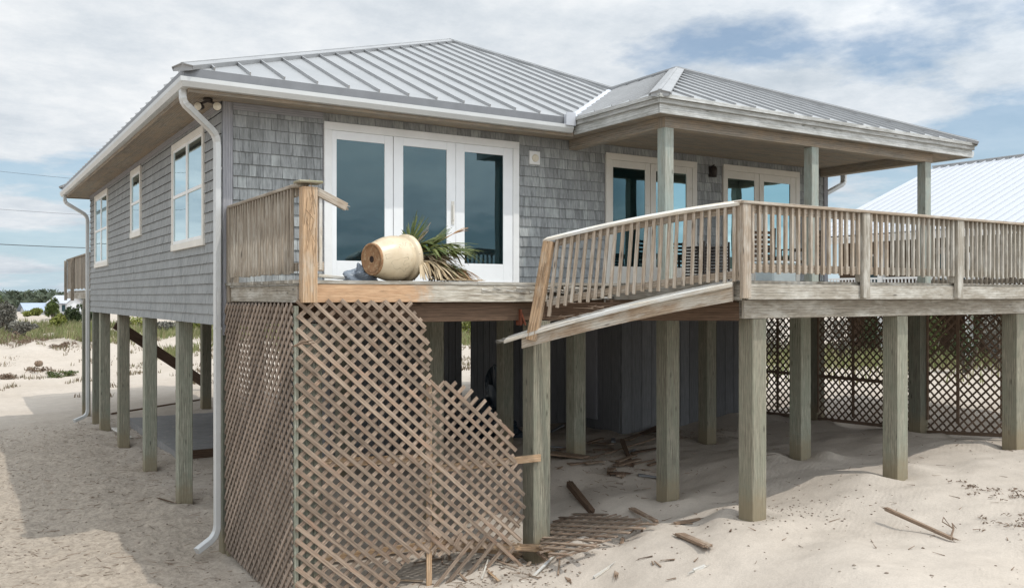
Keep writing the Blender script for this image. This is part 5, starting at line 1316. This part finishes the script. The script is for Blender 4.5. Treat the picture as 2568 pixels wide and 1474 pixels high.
while y < 14: mb.box(RX-.16, RX-.12, y, y+.55, 9.78, 9.86); y += .8
child(mb, 'ridge_cap', M['seam'], rf)
mb = MB(); vp = at_depth(2385, 460, 42); mb.tube([V((vp.x, vp.y, vp.z-.3)), V((vp.x, vp.y, vp.z+.15))], .07, 8); mb.lathe([(.13, .12), (.13, .2), (0, .24)], V((vp.x, vp.y, vp.z)), (0, 0, 1), 10); child(mb, 'vent_pipe', M['bronze'], rf)
mb = MB(); mb.box(EX+.02, EX+.06, -6, 14.1, 5.72, 6.0); child(mb, 'fascia', M['trim'], nb)
mb = MB(); mb.box(EX+1.6, EX+18, -5.5, 13.4, 3.2, 5.95); child(mb, 'wall', M['brown'], nb)
mb = MB(); mb.box(EX+.1, EX+1.6, -5.5, 13.4, 3.0, 3.3); child(mb, 'porch_floor', M['grey'], nb)
for k in range(5):
    y = -4.5+k*3.7; mb = MB(); mb.box(EX+.2, EX+.4, y, y+.2, 1.0, 5.9); child(mb, 'porch_post', M['trim'], nb)
    mb = MB(); mb.box(EX+1.55, EX+1.6, y+.8, y+2.2, 4.0, 5.3); wdw = child(mb, 'window', M['trim'], nb); mb = MB(); mb.box(EX+1.52, EX+1.55, y+.92, y+2.08, 4.1, 5.2); child(mb, 'pane', M['darkint'], wdw)
mb = MB(); mb.box(EX+.25, EX+.32, -5, 13.4, 4.2, 4.28)
for k in range(118): mb.box(EX+.26, EX+.3, -5+k*.155, -5+k*.155+.05, 3.3, 4.2)
child(mb, 'porch_railing', M['trim'], nb)
mb = MB(); mb.box(EX+2, EX+16, -5, 13.3, 1.0, 3.2); child(mb, 'lower_wall', M['brown'], nb)

# power lines
for (u0, v0_, u1, v1_, r_, lb) in [(-60, 425, 330, 461, .012, 'thin uppermost power cable crossing the sky at left'), (-60, 522, 330, 545, .012, 'thin middle power cable crossing the sky at left'), (-60, 611, 330, 625, .03, 'thick lowest power cable crossing the sky at left')]:
    a = at_depth(u0, v0_, 70); b = at_depth(u1, v1_, 80); d = b-a; a = a-d*1.0; b = b+d*1.2; mb = MB()
    mb.tube([a.lerp(b, t/24)+V((0, 0, .5*((t/12-1)**2-.05))) for t in range(25)], r_, 5); o = mb.build('power_cable', M['wire']); tag(o, lb, 'cable', 'power cables')

# ------------------------------------------------------------------ light and sky
SUN = V((.24, -.47, 1)).normalized(); el = math.asin(SUN.z); 
ld = bpy.data.lights.new('sun', 'SUN'); ld.energy = 2.1; ld.angle = math.radians(.6); ld.color = (1, .955, .88)
lo = bpy.data.objects.new('sun', ld); COL.objects.link(lo); lo.rotation_euler = SUN.to_track_quat('Z', 'Y').to_euler()
w = bpy.data.worlds.new('World'); SC.world = w; w.use_nodes = True; nt = w.node_tree
bg = nt.nodes['Background']; sky = nt.nodes.new('ShaderNodeTexSky'); sky.sky_type = 'NISHITA'; sky.sun_disc = False
sky.sun_elevation = el; sky.sun_rotation = math.atan2(SUN.x, SUN.y); sky.air_density = 1.0; sky.dust_density = .4; sky.ozone_density = 2.0
tcn = nt.nodes.new('ShaderNodeTexCoord'); sx = nt.nodes.new('ShaderNodeSeparateXYZ'); lk(nt, tcn.outputs['Generated'], sx.inputs[0])
zc = math_(nt, 'ADD', math_(nt, 'MAXIMUM', sx.outputs[2], 0.0), .16)
cb = nt.nodes.new('ShaderNodeCombineXYZ'); lk(nt, math_(nt, 'DIVIDE', sx.outputs[0], zc), cb.inputs[0]); lk(nt, math_(nt, 'DIVIDE', sx.outputs[1], zc), cb.inputs[1]); 
def wn(scale, detail, rough, loc):
    mp = nt.nodes.new('ShaderNodeMapping'); mp.inputs['Location'].default_value = loc; lk(nt, cb.outputs[0], mp.inputs[0])
    n = nt.nodes.new('ShaderNodeTexNoise'); n.inputs['Scale'].default_value = scale; n.inputs['Detail'].default_value = detail; n.inputs['Roughness'].default_value = rough; lk(nt, mp.outputs[0], n.inputs['Vector']); return n.outputs['Fac']
cn = wn(.95, 10, .58, (12.5, 7.7, 3)); cn2 = wn(2.6, 10, .66, (7.3, 2.2, 4)); cn3 = wn(.45, 4, .5, (1.3, 9.2, 2))
# more clear sky low down and toward +x
low = nt.nodes.new('ShaderNodeMapRange'); low.inputs[1].default_value = .02; low.inputs[2].default_value = .22; low.inputs[3].default_value = -.12; low.inputs[4].default_value = .10; lk(nt, sx.outputs[2], low.inputs[0])
mk = math_(nt, 'ADD', math_(nt, 'ADD', cn, low.outputs[0]), math_(nt, 'MULTIPLY', math_(nt, 'SUBTRACT', .45, sx.outputs[0]), .16)); mask = ramp(nt, mk, [(.385, 0), (.50, 1)]).outputs[0]
mask = math_(nt, 'MAXIMUM', mask, .34)
cc = ramp(nt, mix(nt, .5, cn2, cn3), [(.36, (5.3, 6.0, 6.7)), (.48, (7.3, 7.8, 8.3)), (.6, (9.4, 9.6, 9.75))]).outputs[0]
skc = mix(nt, 1.0, sky.outputs[0], (.84, 1.05, 1.12), 'MULTIPLY')
dt = nt.nodes.new('ShaderNodeVectorMath'); dt.operation = 'DOT_PRODUCT'; lk(nt, tcn.outputs['Generated'], dt.inputs[0]); dt.inputs[1].default_value = SUN
hz_ = nt.nodes.new('ShaderNodeMapRange'); hz_.inputs[1].default_value = .0; hz_.inputs[2].default_value = .22; hz_.inputs[3].default_value = .85; hz_.inputs[4].default_value = 0; lk(nt, sx.outputs[2], hz_.inputs[0])
skc = mix(nt, hz_.outputs[0], skc, (4.7, 6.5, 7.8))
glow = math_(nt, 'ADD', math_(nt, 'MULTIPLY', math_(nt, 'POWER', math_(nt, 'MAXIMUM', dt.outputs['Value'], 0.0), 1.6), 1.9), 1.0)
cg = nt.nodes.new('ShaderNodeCombineXYZ')
for i_ in range(3): lk(nt, glow, cg.inputs[i_])
cc = mix(nt, 1.0, cc, cg.outputs[0], 'MULTIPLY')
fin = mix(nt, mask, skc, cc); lk(nt, fin, bg.inputs['Color']); bg.inputs['Strength'].default_value = .1

# ------------------------------------------------------------------ camera
cam = bpy.data.cameras.new('camera'); co = bpy.data.objects.new('camera', cam); COL.objects.link(co)
co.location = EYE; co.rotation_euler = (math.radians(90), 0, -YAW); cam.sensor_width = 36; cam.lens = FPX/2568*36; cam.shift_y = (V0-737)/2568
cam.clip_end = 5000; SC.camera = co
SC.view_settings.view_transform = 'Standard'; SC.view_settings.look = 'None'; SC.view_settings.exposure = 0; SC.view_settings.gamma = 1
